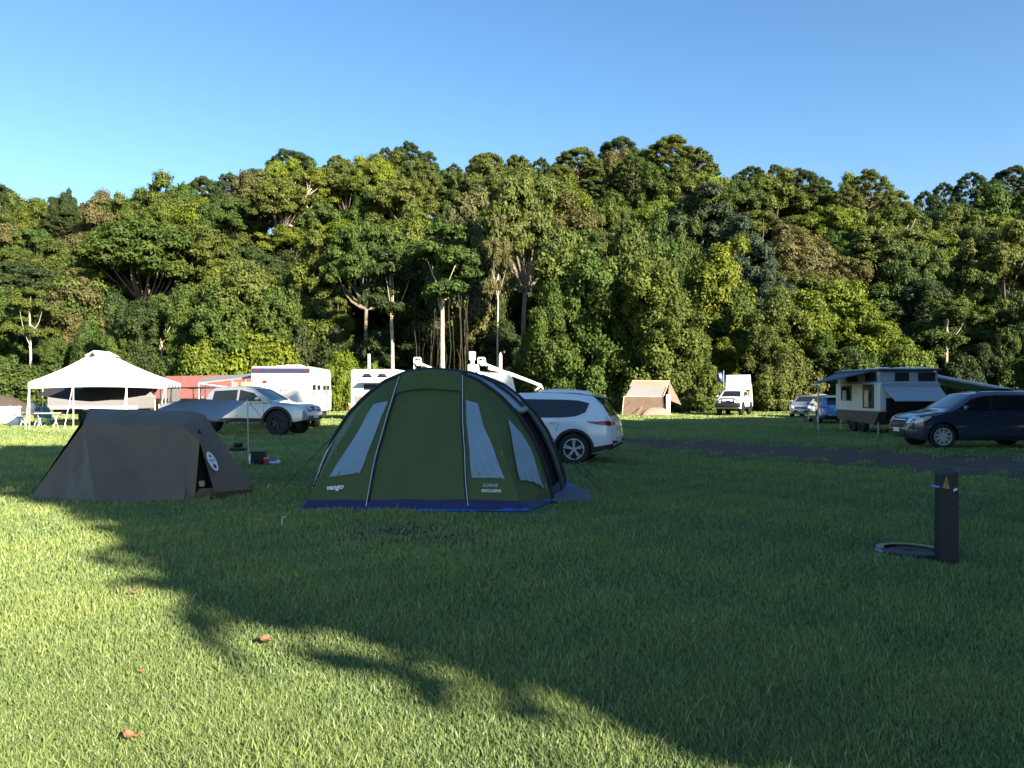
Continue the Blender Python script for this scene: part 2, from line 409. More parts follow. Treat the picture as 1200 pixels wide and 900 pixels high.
def trunk_mesh(name, paths, m, n=7):
    b = MB()
    for pts, rs in paths: b.tube(pts, rs, n)
    me = bpy.data.meshes.new(name); me.from_pydata(b.v, [], b.f); me.materials.append(m)
    me.polygons.foreach_set('use_smooth', [True] * len(me.polygons)); return me

def limb(rg, a, b, r0, r1, bend=.12, k=5):
    a, b = np.array(a, float), np.array(b, float); L = np.linalg.norm(b - a); pts = []
    off = rg.normal(size=3) * bend * L
    for i in range(k + 1):
        t = i / k; pts.append(a + (b - a) * t + off * math.sin(math.pi * t) * .6 + np.array([0, 0, -.10 * L * math.sin(math.pi * t)]))
    return [tuple(p) for p in pts], [r0 + (r1 - r0) * (i / k) for i in range(k + 1)]

PROTO = {}
def proto(key, H, W, blobs, dens, leaf, seed, paths, bk, **kw):
    PROTO[key] = (leaf_cloud(key + '_crown', blobs, dens, leaf, seed, **kw), trunk_mesh(key + '_trunk', paths, bk), H, W)

def shell_blobs(rg, n, c, r, br, zmin=-1., flat=.8, jit=.16, inner=.25):
    out = []; ga = math.pi * (3 - 5 ** .5)
    for i in range(n):
        zz = 1 - (i + .5) / n * (1 - zmin); rr = math.sqrt(max(0, 1 - zz * zz)); a = ga * i + rg.uniform(-.3, .3)
        k = rg.uniform(.72, 1.0) * (1 + rg.normal(0, jit * .6))
        if rg.random() < inner: k *= .65
        if inner > .2 and noise.noise((rr * math.cos(a) * 1.6 + n, rr * math.sin(a) * 1.6, zz * 1.6)) > .27: continue
        s = br * rg.uniform(.65, 1.35)
        out.append((c[0] + rr * math.cos(a) * r[0] * k, c[1] + rr * math.sin(a) * r[1] * k, c[2] + zz * r[2] * k, s, s, s * flat))
    return out

for s in range(3):                                    # round-crowned rainforest tree
    rg = np.random.default_rng(100 + s); b = shell_blobs(rg, 66, (0, 0, 11.2), (4.3, 4.3, 6.1), 1.12, jit=.28)
    p = [limb(rg, (0, 0, -4), (.4, 0, 14), .34, .12, .03)] + [limb(rg, (.1, 0, 6 + rg.uniform(0, 4)), (q[0], q[1], q[2]), .16, .05) for q in b[::5]]
    proto('round%d' % s, 18, 11, b, 34, .36, 200 + s, p, M_bark)
for s in range(3):                                    # wide umbrella canopy of many separate sprays, pale limbs beneath
    rg = np.random.default_rng(110 + s); b = shell_blobs(rg, 84, (0, 0, 13.5), (7.3, 7.3, 4.7), 1.12, zmin=-.28, flat=.55, jit=.2, inner=.3)
    p = [limb(rg, (0, 0, -4), (.6, .2, 10), .5, .3, .03)] + [limb(rg, (.5, .2, 9.5), (q[0] * .92, q[1] * .92, q[2] - .2), .2, .04, .1) for q in b[::3]]
    proto('broad%d' % s, 18.5, 16, b, 32, .34, 210 + s, p, M_barkd)
for s in range(2):                                    # tree hung with climbing vines down to the ground
    rg = np.random.default_rng(120 + s); b = []
    for i in range(86):
        z = .3 + 15.5 * ((i + .5) / 86); w = 3.4 * (0.72 + .34 * math.sin(z * .55 + s * 2)) * (1 if z < 12 else max(.35, (17 - z) / 5)); a = i * 2.4
        k = rg.uniform(.45, 1.25); q = rg.uniform(.5, 1.2)
        if noise.noise((math.cos(a) * w * k * .3, math.sin(a) * w * k * .3 + s * 9, z * .3)) > .2: continue
        b.append((math.cos(a) * w * k, math.sin(a) * w * k, z, q, q, q * 1.25))
    proto('vine%d' % s, 17, 8, b, 34, .34, 220 + s, [limb(rg, (0, 0, -4), (.2, 0, 14), .3, .1, .03)], M_bark, droop=.45, up=.15)
for s in range(2):                                    # bunya pine: domed head of whorled branches with tufted ends
    rg = np.random.default_rng(130 + s); b = []; p = [limb(rg, (0, 0, -5), (0, 0, 27), .5, .1, .01)]
    for i in range(74):                               # the umbrella dome, thin and finely tufted
        zz = 1 - (i + .5) / 74 * .98; rr = math.sqrt(1 - zz * zz); a = i * 2.39996 + rg.uniform(-.2, .2); k = rg.uniform(.9, 1.06); q = rg.uniform(.6, .9)
        if rg.random() < .12 * (1 - zz): continue
        e = (math.cos(a) * rr * 5.7 * k, math.sin(a) * rr * 5.7 * k, 20.6 + 6.6 * zz * k)
        b.append((*e, q * 1.05, q * 1.05, q * .55))
        if i % 2: p.append(limb(rg, (0, 0, 18 + 6 * zz), e, .09, .03, .04, 3))
    for i in range(26):                               # sparse lower whorls
        z = rg.uniform(12.5, 20); a = i * 2.39996; k = rg.uniform(3.0, 5.6); q = rg.uniform(.5, .85)
        b.append((math.cos(a) * k, math.sin(a) * k, z, q * 1.2, q * 1.2, q * .6)); b.append((math.cos(a) * k * .6, math.sin(a) * k * .6, z + .2, q * .8, q * .8, q * .45))
        p.append(limb(rg, (0, 0, z + .3), (math.cos(a) * k, math.sin(a) * k, z), .1, .035, .04, 3))
    proto('bunya%d' % s, 28, 12.5, b, 44, .27, 230 + s, p, M_bark, core=.35, up=.5)
for s in range(2):                                    # tall bare pale trunk, a few separate clumps high up
    rg = np.random.default_rng(140 + s); b = []
    tops = [(0, 0, 18.5, 2.2), (2.6, .5, 16.4, 1.9), (-2.7, -.4, 15.4, 2.1), (.6, -2.2, 14.4, 1.8), (-1, 2.3, 16.2, 1.9), (3.4, -1.2, 12.8, 1.5), (-3.6, .8, 12.2, 1.5), (.3, .4, 12.2, 1.6)]
    for (x, y, z, r) in tops: b += shell_blobs(rg, 9, (x, y, z), (r, r, r * .6), .8, zmin=-.4, flat=.6)
    p = [limb(rg, (0, 0, -1), (.3, 0, 17), .36, .16, .015)] + [limb(rg, (.15, 0, 9.5 + i * .7), (t[0], t[1], t[2] - .3), .09, .03) for i, t in enumerate(tops)]
    proto('pale%d' % s, 20, 10, b, 40, .32, 240 + s, p, M_barkw)
for s in range(2):                                    # bushes reaching the ground
    rg = np.random.default_rng(150 + s); b = shell_blobs(rg, 30, (0, 0, 2.1), (2.5, 2.5, 2.5), .85, zmin=-.75, inner=.1)
    proto('bush%d' % s, 5, 6.4, b, 52, .27, 250 + s, [limb(rg, (.1 * i, .1, -.5), (.9 * math.cos(i), .9 * math.sin(i), 3), .07, .02) for i in range(5)], M_bark)
rg = np.random.default_rng(160)                        # leafless crown of pale branches with sparse foliage
br = []; bl = []
for i in range(14):
    a = i * 2.4; e = (math.cos(a) * rg.uniform(2, 5), math.sin(a) * rg.uniform(2, 5), rg.uniform(11, 16.5)); br.append(limb(rg, (.2, 0, 7 + rg.uniform(0, 3)), e, .24, .06, .14))
    for j in range(3):
        e2 = (e[0] + rg.normal() * 1.2, e[1] + rg.normal() * 1.2, e[2] + rg.uniform(.3, 1.6)); br.append(limb(rg, br[-1 - j][0][4], e2, .08, .03, .1, 3)); bl.append((*e2, .7, .7, .5))
proto('bare', 18, 12, bl, 26, .3, 260, [limb(rg, (0, 0, -4), (.2, 0, 10), .45, .3, .02)] + br, M_barkw, core=0)

KIND = {'round': ('rainforest_tree', 'round crowned tree'), 'broad': ('canopy_tree', 'wide canopied tree'), 'vine': ('vine_clad_tree', 'vine draped tree'),
        'bunya': ('bunya_pine', 'domed pine'), 'pale': ('pale_trunk_tree', 'pale trunked tree'), 'bush': ('leafy_bush', 'leafy bush'), 'bare': ('sparse_tree', 'sparse bare branched tree')}
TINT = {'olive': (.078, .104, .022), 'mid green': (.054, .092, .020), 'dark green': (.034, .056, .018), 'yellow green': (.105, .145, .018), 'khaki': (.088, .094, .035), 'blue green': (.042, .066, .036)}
FOREST = []
def plant(px, ytop, wpx, d, sp, tint, rz=None, jit=.12, hscale=None, label=None):
    x = (px - CX) / F * d; gz = hill_z(x, d) if d > 78 else 0.0
    ztop = EYE - (ytop - HY) / F * d
    var = sorted(k for k in PROTO if k.startswith(sp)); key = random.choice(var)
    cme, tme, H, W = PROTO[key]
    h = max(2.0, ztop - gz); w = wpx / F * d
    plant_at(x, d, gz, h, w, key, sp, tint, rz, jit, label, px, ytop)
def plant_at(x, d, gz, h, w, key, sp, tint, rz, jit, label, px, ytop):
    cme, tme, H, W = PROTO[key]
    nm = KIND[sp][0]
    t = thing(nm, None, 'bush' if sp == 'bush' else 'tree', (x, d, gz), random.uniform(0, 6.28) if rz is None else rz)
    sz, sx = h / H, w / W
    if sp != 'bush' and sz < .62 * sx: sx = sz / .62
    c = bpy.data.objects.new('crown', cme); COL.objects.link(c); c.parent = t; c.scale = (sx, sx, sz)
    k = bpy.data.objects.new('trunk', tme); COL.objects.link(k); k.parent = t; k.scale = (sx, sx, sz)
    if sp == 'pale': k.scale = (min(sx, .9), min(sx, .9), sz)
    tc = TINT[tint]; q = random.uniform(1 - jit, 1 + jit)
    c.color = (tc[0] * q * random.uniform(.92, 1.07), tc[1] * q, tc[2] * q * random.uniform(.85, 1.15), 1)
    FOREST.append((t, px, ytop, d, sp, tint, label))

SKX = [-400, -120, 0, 60, 100, 150, 190, 235, 270, 342, 395, 470, 510, 570, 630, 675, 725, 797, 840, 880, 940, 1000, 1020, 1050, 1075, 1100, 1140, 1185, 1300, 1700]
SKY = [225, 222, 218, 228, 232, 228, 210, 208, 205, 180, 184, 172, 192, 182, 188, 176, 168, 168, 205, 196, 200, 202, 200, 216, 234, 213, 205, 196, 190, 190]
def skyline(px): return float(np.interp(px, SKX, SKY))
# skyline bunya pines and the crowns that can be told apart (photo column, top row, width, distance, kind, tint)
for a in [(342, 173, 62, 150, 'bunya', 'dark green'), (398, 181, 50, 150, 'bunya', 'olive'), (236, 205, 36, 152, 'bunya', 'dark green'), (268, 201, 40, 152, 'bunya', 'dark green'),
          (300, 196, 36, 154, 'bunya', 'dark green'), (428, 186, 26, 155, 'bunya', 'dark green'), (452, 171, 36, 150, 'bunya', 'dark green'), (478, 165, 48, 151, 'bunya', 'dark green'), (500, 176, 34, 152, 'bunya', 'dark green'),
          (532, 191, 30, 154, 'bunya', 'dark green'), (570, 176, 52, 146, 'bunya', 'olive'), (606, 181, 46, 148, 'bunya', 'olive'), (634, 184, 34, 152, 'bunya', 'dark green'), (677, 171, 62, 142, 'bunya', 'olive'),
          (725, 159, 54, 148, 'bunya', 'dark green'), (742, 184, 46, 142, 'bunya', 'olive'), (786, 158, 62, 143, 'bunya', 'olive'), (812, 172, 60, 140, 'bunya', 'olive'),
          (881, 193, 44, 144, 'bunya', 'dark green'), (910, 190, 32, 150, 'bunya', 'dark green'), (940, 195, 44, 146, 'bunya', 'dark green'), (962, 206, 34, 150, 'bunya', 'dark green'),
          (1018, 197, 58, 132, 'bunya', 'olive'), (990, 216, 46, 130, 'bunya', 'olive'), (1050, 222, 40, 134, 'bunya', 'olive'),
          (1084, 222, 34, 205, 'bunya', 'dark green'), (1106, 212, 34, 205, 'bunya', 'dark green'), (1138, 200, 42, 203, 'bunya', 'dark green'), (1162, 208, 36, 200, 'bunya', 'dark green'), (1186, 193, 50, 204, 'bunya', 'dark green'), (1214, 198, 46, 206, 'bunya', 'dark green'),
          (4, 214, 40, 148, 'bunya', 'dark green'), (190, 207, 72, 138, 'round', 'olive'), (76, 226, 46, 142, 'broad', 'dark green'), (117, 226, 56, 132, 'round', 'khaki'), (145, 232, 50, 133, 'round', 'olive'),
          (345, 196, 84, 128, 'bare', 'olive'), (1040, 268, 110, 112, 'broad', 'olive'), (1052, 252, 90, 116, 'bare', 'olive'),
          (930, 262, 84, 108, 'round', 'khaki'), (956, 270, 60, 110, 'round', 'khaki'), (165, 262, 165, 98, 'broad', 'mid green'), (100, 300, 90, 95, 'round', 'olive'), (88, 318, 70, 93, 'round', 'khaki'),
          (240, 270, 120, 101, 'broad', 'olive'), (250, 318, 44, 92, 'round', 'yellow green'), (610, 194, 120, 122, 'broad', 'olive'), (668, 232, 90, 112, 'round', 'khaki'),
          (820, 226, 110, 112, 'round', 'blue green'), (868, 262, 90, 104, 'round', 'blue green'), (845, 300, 64, 98, 'round', 'blue green'), (905, 318, 56, 98, 'round', 'blue green'),
          # the front wall of the forest
          (290, 298, 96, 73, 'vine', 'olive'), (322, 330, 62, 72, 'vine', 'mid green'), (262, 330, 74, 71, 'vine', 'mid green'), (220, 326, 66, 73, 'vine', 'mid green'), (190, 342, 50, 84, 'pale', 'mid green'), (168, 345, 60, 73, 'vine', 'dark green'), (146, 362, 50, 74, 'round', 'mid green'),
          (104, 382, 40, 79, 'bush', 'mid green'), (36, 334, 56, 82, 'pale', 'olive'), (10, 330, 60, 86, 'vine', 'mid green'), (64, 392, 44, 81, 'vine', 'mid green'), (-30, 320, 80, 84, 'round', 'mid green'), (-75, 300, 90, 85, 'vine', 'olive'),
          (520, 258, 110, 66.5, 'pale', 'mid green'), (458, 288, 84, 68, 'pale', 'dark green'), (540, 222, 90, 86, 'round', 'khaki'), (396, 345, 40, 76, 'pale', 'olive'),
          (612, 210, 120, 78, 'broad', 'olive'), (584, 248, 40, 72, 'pale', 'khaki'), (655, 262, 96, 71, 'vine', 'olive'), (648, 330, 60, 68, 'vine', 'mid green'), (690, 290, 84, 68, 'vine', 'mid green'), (735, 258, 96, 69, 'vine', 'olive'), (760, 296, 90, 66, 'vine', 'olive'), (792, 340, 80, 66, 'vine', 'olive'),
          (770, 252, 70, 90, 'round', 'mid green'), (840, 282, 96, 84, 'round', 'yellow green'), (800, 262, 60, 92, 'round', 'mid green'), (866, 340, 70, 82, 'vine', 'mid green'), (852, 392, 50, 77, 'vine', 'yellow green'), (812, 380, 56, 74, 'vine', 'olive'), (620, 410, 44, 74, 'bush', 'mid green'),
          (910, 336, 70, 76, 'vine', 'olive'), (945, 340, 80, 78, 'vine', 'yellow green'), (980, 330, 90, 82, 'round', 'yellow green'), (1012, 352, 76, 78, 'vine', 'yellow green'), (1040, 378, 60, 76, 'vine', 'yellow green'), (900, 382, 50, 72, 'vine', 'olive'), (966, 392, 56, 74, 'vine', 'mid green'),
          (1110, 348, 76, 80, 'pale', 'mid green'), (1090, 330, 80, 90, 'round', 'dark green'), (1078, 292, 80, 100, 'broad', 'mid green'), (1174, 268, 110, 98, 'broad', 'olive'), (1140, 275, 60, 112, 'round', 'mid green'),
          (1176, 380, 34, 80, 'vine', 'mid green'), (1152, 402, 34, 79, 'vine', 'dark green'), (1205, 372, 50, 82, 'vine', 'mid green'), (1240, 330, 80, 84, 'vine', 'olive'), (1290, 310, 90, 86, 'round', 'mid green'), (1200, 292, 70, 108, 'broad', 'mid green'),
          # undergrowth along the edge of the lawn
          (292, 378, 96, 72, 'bush', 'yellow green'), (246, 402, 66, 70, 'bush', 'yellow green'), (212, 404, 46, 74, 'bush', 'yellow green'), (328, 408, 50, 72, 'bush', 'yellow green'), (180, 418, 60, 74, 'bush', 'mid green'), (140, 424, 60, 76, 'bush', 'mid green'), (20, 424, 76, 70, 'bush', 'mid green'), (-30, 418, 80, 70, 'bush', 'olive'),
          (400, 416, 44, 70, 'bush', 'yellow green'), (428, 420, 48, 72, 'bush', 'yellow green'), (372, 432, 40, 74, 'bush', 'mid green'), (560, 424, 50, 72, 'bush', 'dark green'), (652, 408, 60, 72, 'bush', 'mid green'), (684, 414, 56, 71, 'bush', 'olive'), (800, 400, 70, 72, 'bush', 'olive'), (826, 430, 50, 70, 'bush', 'olive'),
          (930, 408, 60, 70, 'bush', 'olive'), (905, 428, 50, 69, 'bush', 'olive'), (1000, 410, 60, 72, 'bush', 'mid green'), (1060, 408, 60, 73, 'bush', 'yellow green'), (1130, 420, 44, 76, 'bush', 'dark green'), (1190, 420, 50, 78, 'bush', 'mid green'), (1240, 410, 70, 76, 'bush', 'mid green'), (500, 428, 60, 78, 'bush', 'dark green'),
          # interior behind the gaps; mostly dark green tints stand in for shade there
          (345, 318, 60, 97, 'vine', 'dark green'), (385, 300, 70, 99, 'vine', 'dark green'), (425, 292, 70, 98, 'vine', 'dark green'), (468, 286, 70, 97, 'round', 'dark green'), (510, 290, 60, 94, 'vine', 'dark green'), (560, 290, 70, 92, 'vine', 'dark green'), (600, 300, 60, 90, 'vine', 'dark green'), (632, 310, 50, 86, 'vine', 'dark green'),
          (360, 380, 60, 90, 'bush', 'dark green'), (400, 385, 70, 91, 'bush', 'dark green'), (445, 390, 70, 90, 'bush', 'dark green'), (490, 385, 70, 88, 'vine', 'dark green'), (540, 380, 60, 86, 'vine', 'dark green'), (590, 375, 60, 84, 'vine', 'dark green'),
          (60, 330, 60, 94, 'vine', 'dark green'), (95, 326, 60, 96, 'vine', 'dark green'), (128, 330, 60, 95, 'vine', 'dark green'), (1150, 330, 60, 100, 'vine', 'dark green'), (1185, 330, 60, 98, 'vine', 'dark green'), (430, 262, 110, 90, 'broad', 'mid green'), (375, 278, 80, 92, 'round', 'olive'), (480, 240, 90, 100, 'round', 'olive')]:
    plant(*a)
# the rest of the wooded slope
tints = ['olive', 'olive', 'olive', 'mid green', 'mid green', 'mid green', 'dark green', 'yellow green', 'khaki']
for fr, d, w, sp in [(.30, 92, 62, 0), (.46, 100, 60, 1), (.60, 108, 60, 1), (.74, 118, 56, 1), (.86, 128, 52, 1), (.96, 139, 46, 2), (1.0, 147, 44, 3), (.9, 153, 48, 3), (.92, 157, 54, 0)]:
    px = -170 + random.uniform(0, 40)
    while px < 1380:
        sk = skyline(px); base = 452
        yt = base + (sk - base) * fr + random.uniform(-14, 16)
        gap = (330 < px < 490 and fr < .42) or (52 < px < 135 and fr < .35) or (575 < px < 640 and fr < .4) or (1135 < px < 1190 and fr < .35)
        if not gap and not (px > 1062 and fr > .93):
            s_ = random.choice(['round', 'vine', 'round'] if sp == 0 and fr < .5 else ['vine'] if sp == 0 else ['round', 'broad', 'round', 'broad'] if sp == 1 else ['round', 'bunya', 'broad'])
            if s_ == 'bunya': yt += 8
            plant(px, max(yt, sk + (9 if sp < 2 else random.uniform(3, 12))), w * random.uniform(.85, 1.45) * (1.3 if s_ == 'broad' else 1), d + random.uniform(-3, 3), s_, random.choice(tints))
        px += w * random.uniform(.75, 1.1)
for d, y0 in ((165, 238), (182, 226)):                     # the farther ridge to the right
    px = 1066
    while px < 1400:
        plant(px, y0 + (1170 - px) * .12 + random.uniform(-8, 8), 46, d, random.choice(['round', 'bunya', 'broad']), 'dark green'); px += 30

# labels: kind, colour, height on the slope and the thing in front of it
ZONES = [(20, 'at the wood left end'), (70, 'left of the marquee'), (160, 'above the marquee'), (225, 'right of the marquee'), (295, 'above the red roof'), (345, 'above the large caravan'), (400, 'right of the large caravan'),
         (480, 'above the far caravan'), (560, 'above the green tent'), (625, 'above the antenna pole'), (690, 'above the white car'), (732, 'left of the brown tent'), (790, 'above the brown tent'), (840, 'above the blue flag'), (900, 'above the white pickup'),
         (950, 'above the silver sedan'), (1000, 'above the blue awning'), (1100, 'above the pop-top caravan'), (1170, 'above the dark car'), (9999, 'at the wood right end')]
def tier(y, d, sp):
    if sp == 'bush': return 'by the lawn'
    if y < 206 or d > 160: return 'on the ridge'
    return 'high up' if y < 262 else 'midway up' if y < 325 else 'in front'
byl = {}
for (t, px, yt, d, sp, tint, label) in FOREST:
    z = next(w for lim, w in ZONES if px < lim)
    byl.setdefault(f"{tint} {KIND[sp][1]} {tier(yt, d, sp)} {z}", []).append((px, t))
ORD = ['leftmost', 'second from left', 'third from left', 'fourth from left', 'fifth from left', 'sixth from left', 'seventh from left', 'eighth from left', 'ninth from left', 'tenth from left', 'eleventh from left', 'twelfth from left']
for k, l in byl.items():
    l.sort(key=lambda e: e[0])
    for i, (px, t) in enumerate(l):
        t['label'] = k if len(l) == 1 else k + ', ' + (('left one', 'right one')[i] if len(l) == 2 else ORD[i])
        t['group'] = 'bushes along the lawn edge' if t['category'] == 'bush' else 'trees of the wooded hillside'

# the row of tall trees beside and behind the viewpoint whose shade lies over the camp
sx, sy = SUN_DIR.x / math.hypot(SUN_DIR.x, SUN_DIR.y), SUN_DIR.y / math.hypot(SUN_DIR.x, SUN_DIR.y)
ux, uy = -sy, sx                                            # along the row
if ux < 0: ux, uy = -ux, -uy
names = ['first', 'second', 'third', 'fourth', 'fifth', 'sixth', 'seventh', 'eighth', 'ninth', 'tenth', 'eleventh', 'twelfth', 'thirteenth', 'fourteenth', 'fifteenth', 'sixteenth', 'seventeenth', 'eighteenth', 'nineteenth', 'twentieth']
def shade_proto(key, seed, hole=None):
    rg = np.random.default_rng(seed); b = []
    for i in range(120):
        z = .8 + 16.2 * ((i + .5) / 120); w = 3.3 * (.92 * (.74 + .26 * sstep(4.5, 10, z)) if hole else .92 + .08 * math.sin(z * .9 + seed)) * (1 if z < 13.5 else max(.3, (18.2 - z) / 4.7)); a = i * 2.4; k = math.sqrt(rg.uniform(.12, 1)); q = rg.uniform(.6, .95)
        p = (math.cos(a) * w * k, math.sin(a) * w * k, z)
        if hole and abs(p[0] - hole[0]) < hole[2] and abs(p[2] - hole[1] + .49 * p[1]) < hole[3]: continue
        b.append((*p, q, q, q * .9))
    PROTO[key] = (leaf_cloud(key + '_crown', b, 11, .6, seed), trunk_mesh(key + '_trunk', [limb(rg, (0, 0, -2), (.2, 0, 15), .35, .1, .03)], M_bark), 18, 8)
shade_proto('shade0', 301, (-1.2, 11.65, .6, .55)); shade_proto('shade1', 302); shade_proto('shade2', 303)
SHADE = [(2.7, 18.2, 9.2), (7.4, 20.6, 9.2), (12.5, 22.3, 9.4), (17.2, 21.6, 10), (22, 21.2, 10), (27, 20.6, 10), (32, 19.6, 10), (37, 19, 10), (42, 18.2, 10), (47, 17.8, 10), (52, 17.5, 10), (57, 17.3, 10), (62.5, 17.2, 11), (68, 17.2, 11), (74, 17.2, 11)]
for i, (t_, H_, W_) in enumerate(SHADE):
    x, y = 12 + ux * t_, -7 + uy * t_
    key = 'shade0' if i == 0 else 'shade%d' % (1 + i % 2)
    plant_at(x, y, 0, H_, W_, key, 'vine', 'mid green', math.atan2(uy, ux) if i == 0 else i * 1.3, .05, None, 0, 0)
    tt = FOREST.pop()[0]; tt['label'] = names[i] + ' tall shade tree in the row beside the viewpoint, counted from the lit lawn'; tt['group'] = 'shade trees beside the viewpoint'

for i, t_ in enumerate((13, 20, 27, 34, 41, 48, 55, 62, 69, 76)):      # unseen taller row behind the first, added to block skylight over the camp
    x, y = 12 + ux * t_ + sx * 8.5, -7 + uy * t_ + sy * 8.5
    plant_at(x, y, 0, (24.5, 24.5, 23.5, 22.5, 21.6, 21, 20.8, 20.6, 20.6, 20.6)[i], 11.5, 'shade%d' % (1 + i % 2), 'vine', 'mid green', i * 1.7, .05, None, 0, 0)
    tt = FOREST.pop()[0]; tt['label'] = names[i] + ' taller unseen tree added behind the row to block skylight, counted from the lit lawn'; tt['group'] = 'shade trees beside the viewpoint'
# brown vines hanging from the pale trunked tree above the green tent
vt = next(t for (t, px, *_r) in FOREST if px == 520)
mb = MB()
for i in range(24):
    x = random.uniform(-2.8, 2.2); y = random.uniform(.6, 3.2); zt_ = random.uniform(5, 10.5); zb_ = random.uniform(.2, 4.5); pts = []
    for j in range(7):
        f = j / 6; pts.append((x + .35 * noise.noise((i * 3.1, f * 2.5, 0)), y + .3 * noise.noise((i * 3.1, f * 2.5, 5)), zt_ + (zb_ - zt_) * f))
    mb.tube(pts, [random.uniform(.008, .024)] * 7, 4, cap=False)
vo = mb.build('hanging_vines', mat('dry_vine', (.06, .052, .03), .9, var=.5, vscale=2), vt); vo.rotation_euler = (0, 0, -vt.rotation_euler.z)

# ------------------------------------------------------------------ vehicles
def interp(tab, x):
    return float(np.interp(x, [p[0] for p in tab], [p[1] for p in tab]))
class Car:
    """body lofted from a side profile T(x), an underside B(x) and a plan width W(x); x runs towards the nose"""
    def __init__(s, T, B, W, belt, tumble=.30, rnd=.09):
        s.T, s.B, s.W, s.belt, s.tumble, s.rnd = T, B, W, belt, tumble, rnd
        s.x0, s.x1 = T[0][0], T[-1][0]
    def top(s, x): return (interp(s.T, x - .03) + 2 * interp(s.T, x) + interp(s.T, x + .03)) / 4
    def bot(s, x): return interp(s.B, x)
    def side(s, x, z):
        w = (interp(s.W, x - .04) + interp(s.W, x) * 2 + interp(s.W, x + .04)) / 4
        b = s.bot(x)
        y = w
        if z > s.belt: y = w - (z - s.belt) * s.tumble - .012
        else:
            q = (z - .62) / .5
            y = w - .035 * q * q - .012 * max(0, min(1, (z - s.belt + .08) / .08))
        zt = s.top(x) - .025; r = s.rnd
        if z > zt - r:
            k = min(1, (z - (zt - r)) / r); y -= r * (1 - math.sqrt(max(0, 1 - k * k)))
        return max(.02, y)
    def ytop(s, x): return s.side(x, s.top(x) - .025)
    def ztop(s, x, y):
        return s.top(x) - .025 * min(1, (y / max(.05, s.ytop(x))) ** 2)
    def inside(s, x, y, z):
        if not (s.x0 <= x <= s.x1): return False
        b, t = s.bot(x), s.top(x)
        if z < b or z > t: return False
        y = abs(y)
        if z > t - .025:
            return y < s.ytop(x) and z < s.ztop(x, y)
        return y < s.side(x, z)
    def endx(s, y, z, front=True):
        xs = np.linspace(s.x1, 0, 160) if front else np.linspace(s.x0, 0, 160)
        for i, x in enumerate(xs):
            if s.inside(float(x), y, z): return float(x)
        return 0
    def body_mesh(s, wheels, wr, mpaint, mdark, arch=.055):
        xs = sorted(set([round(float(v), 4) for v in np.linspace(s.x0, s.x1, 84)] + [p[0] for p in s.T[1:-1]]))
        NZ = 15; rings = []
        for x in xs:
            b, t = s.bot(x), s.top(x) - .025; t = max(t, b + .06); ring = [(0, b)]
            ring.append((s.side(x, b) * .92, b))
            for k in range(NZ + 1):
                f = k / NZ; f = f if f < .7 else .7 + (f - .7) * 1.0
                z = b + .02 + (t - b - .02) * (1 - (1 - f) ** 1.35); ring.append((s.side(x, z), z))
            yt = s.ytop(x)
            for f in (.66, .33): ring.append((yt * f, s.ztop(x, yt * f)))
            ring.append((0, s.top(x)))
            full = [(x, y, z) for y, z in ring] + [(x, -y, z) for y, z in ring[-2:0:-1]]
            rings.append(full)
        n = len(rings[0]); v = [p for r in rings for p in r]; f = []
        for i in range(len(rings) - 1):
            for j in range(n):
                j2 = (j + 1) % n; f.append((i * n + j, (i + 1) * n + j, (i + 1) * n + j2, i * n + j2))
        f.append(tuple(range(n))); f.append(tuple(len(v) - n + j for j in range(n - 1, -1, -1)))
        me = bpy.data.meshes.new('body'); me.from_pydata(v, [], f); me.materials.append(mpaint); me.materials.append(mdark)
        o = bpy.data.objects.new('body', me); COL.objects.link(o); fix_normals(o)
        cut = MB()
        for wx in wheels:
            for sg in (1, -1):
                W = interp(s.W, wx)
                pts = [(wx + (wr + arch) * math.cos(a), (wr + arch) * math.sin(a) + wr) for a in np.linspace(0, 2 * math.pi, 29)[:-1]]
                cut.prism(pts, sg * (W - .30), sg * (W + .3), mi=1)
        co = cut.build('cutter', [mpaint, mdark]); fix_normals(co)
        md = o.modifiers.new('b', 'BOOLEAN'); md.operation = 'DIFFERENCE'; md.object = co; md.solver = 'EXACT'
        dg = bpy.context.evaluated_depsgraph_get(); dg.update()
        nm = bpy.data.meshes.new_from_object(o.evaluated_get(dg))
        o.modifiers.clear(); o.data = nm; bpy.data.objects.remove(co)
        nm.polygons.foreach_set('use_smooth', [True] * len(nm.polygons)); nm.set_sharp_from_angle(angle=R(38))
        return o
    # patches laid on the skin (3-8 mm proud)
    def on_side(s, mb, lo, hi, sg, eps=.008, rows=5, sub=6):
        def res(l, n):
            l = np.array(l, float); d = np.r_[0, np.cumsum(np.hypot(*np.diff(l, axis=0).T))]; q = np.linspace(0, d[-1], n + 1)
            return [(np.interp(t, d, l[:, 0]), np.interp(t, d, l[:, 1])) for t in q]
        n = sub * max(2, len(lo)); a, b = res(lo, n), res(hi, n)
        def fn(u, v):
            i = min(n, int(round(u * n))); x = a[i][0] * (1 - v) + b[i][0] * v; z = a[i][1] * (1 - v) + b[i][1] * v
            return (x, sg * (s.side(x, z) + eps), z)
        mb.grid(fn, n, rows); return mb
    def on_top(s, mb, xa, xb, wa, wb, eps=.008, n=12):
        def fn(u, v):
            x = xa + (xb - xa) * u; w = wa + (wb - wa) * u; y = (2 * v - 1) * w * s.ytop(x)
            sl = (s.top(x + .02) - s.top(x - .02)) / .04; L = math.hypot(1, sl)
            return (x - sl / L * eps, y, s.ztop(x, y) + eps / L)
        mb.grid(fn, n, 8); return mb
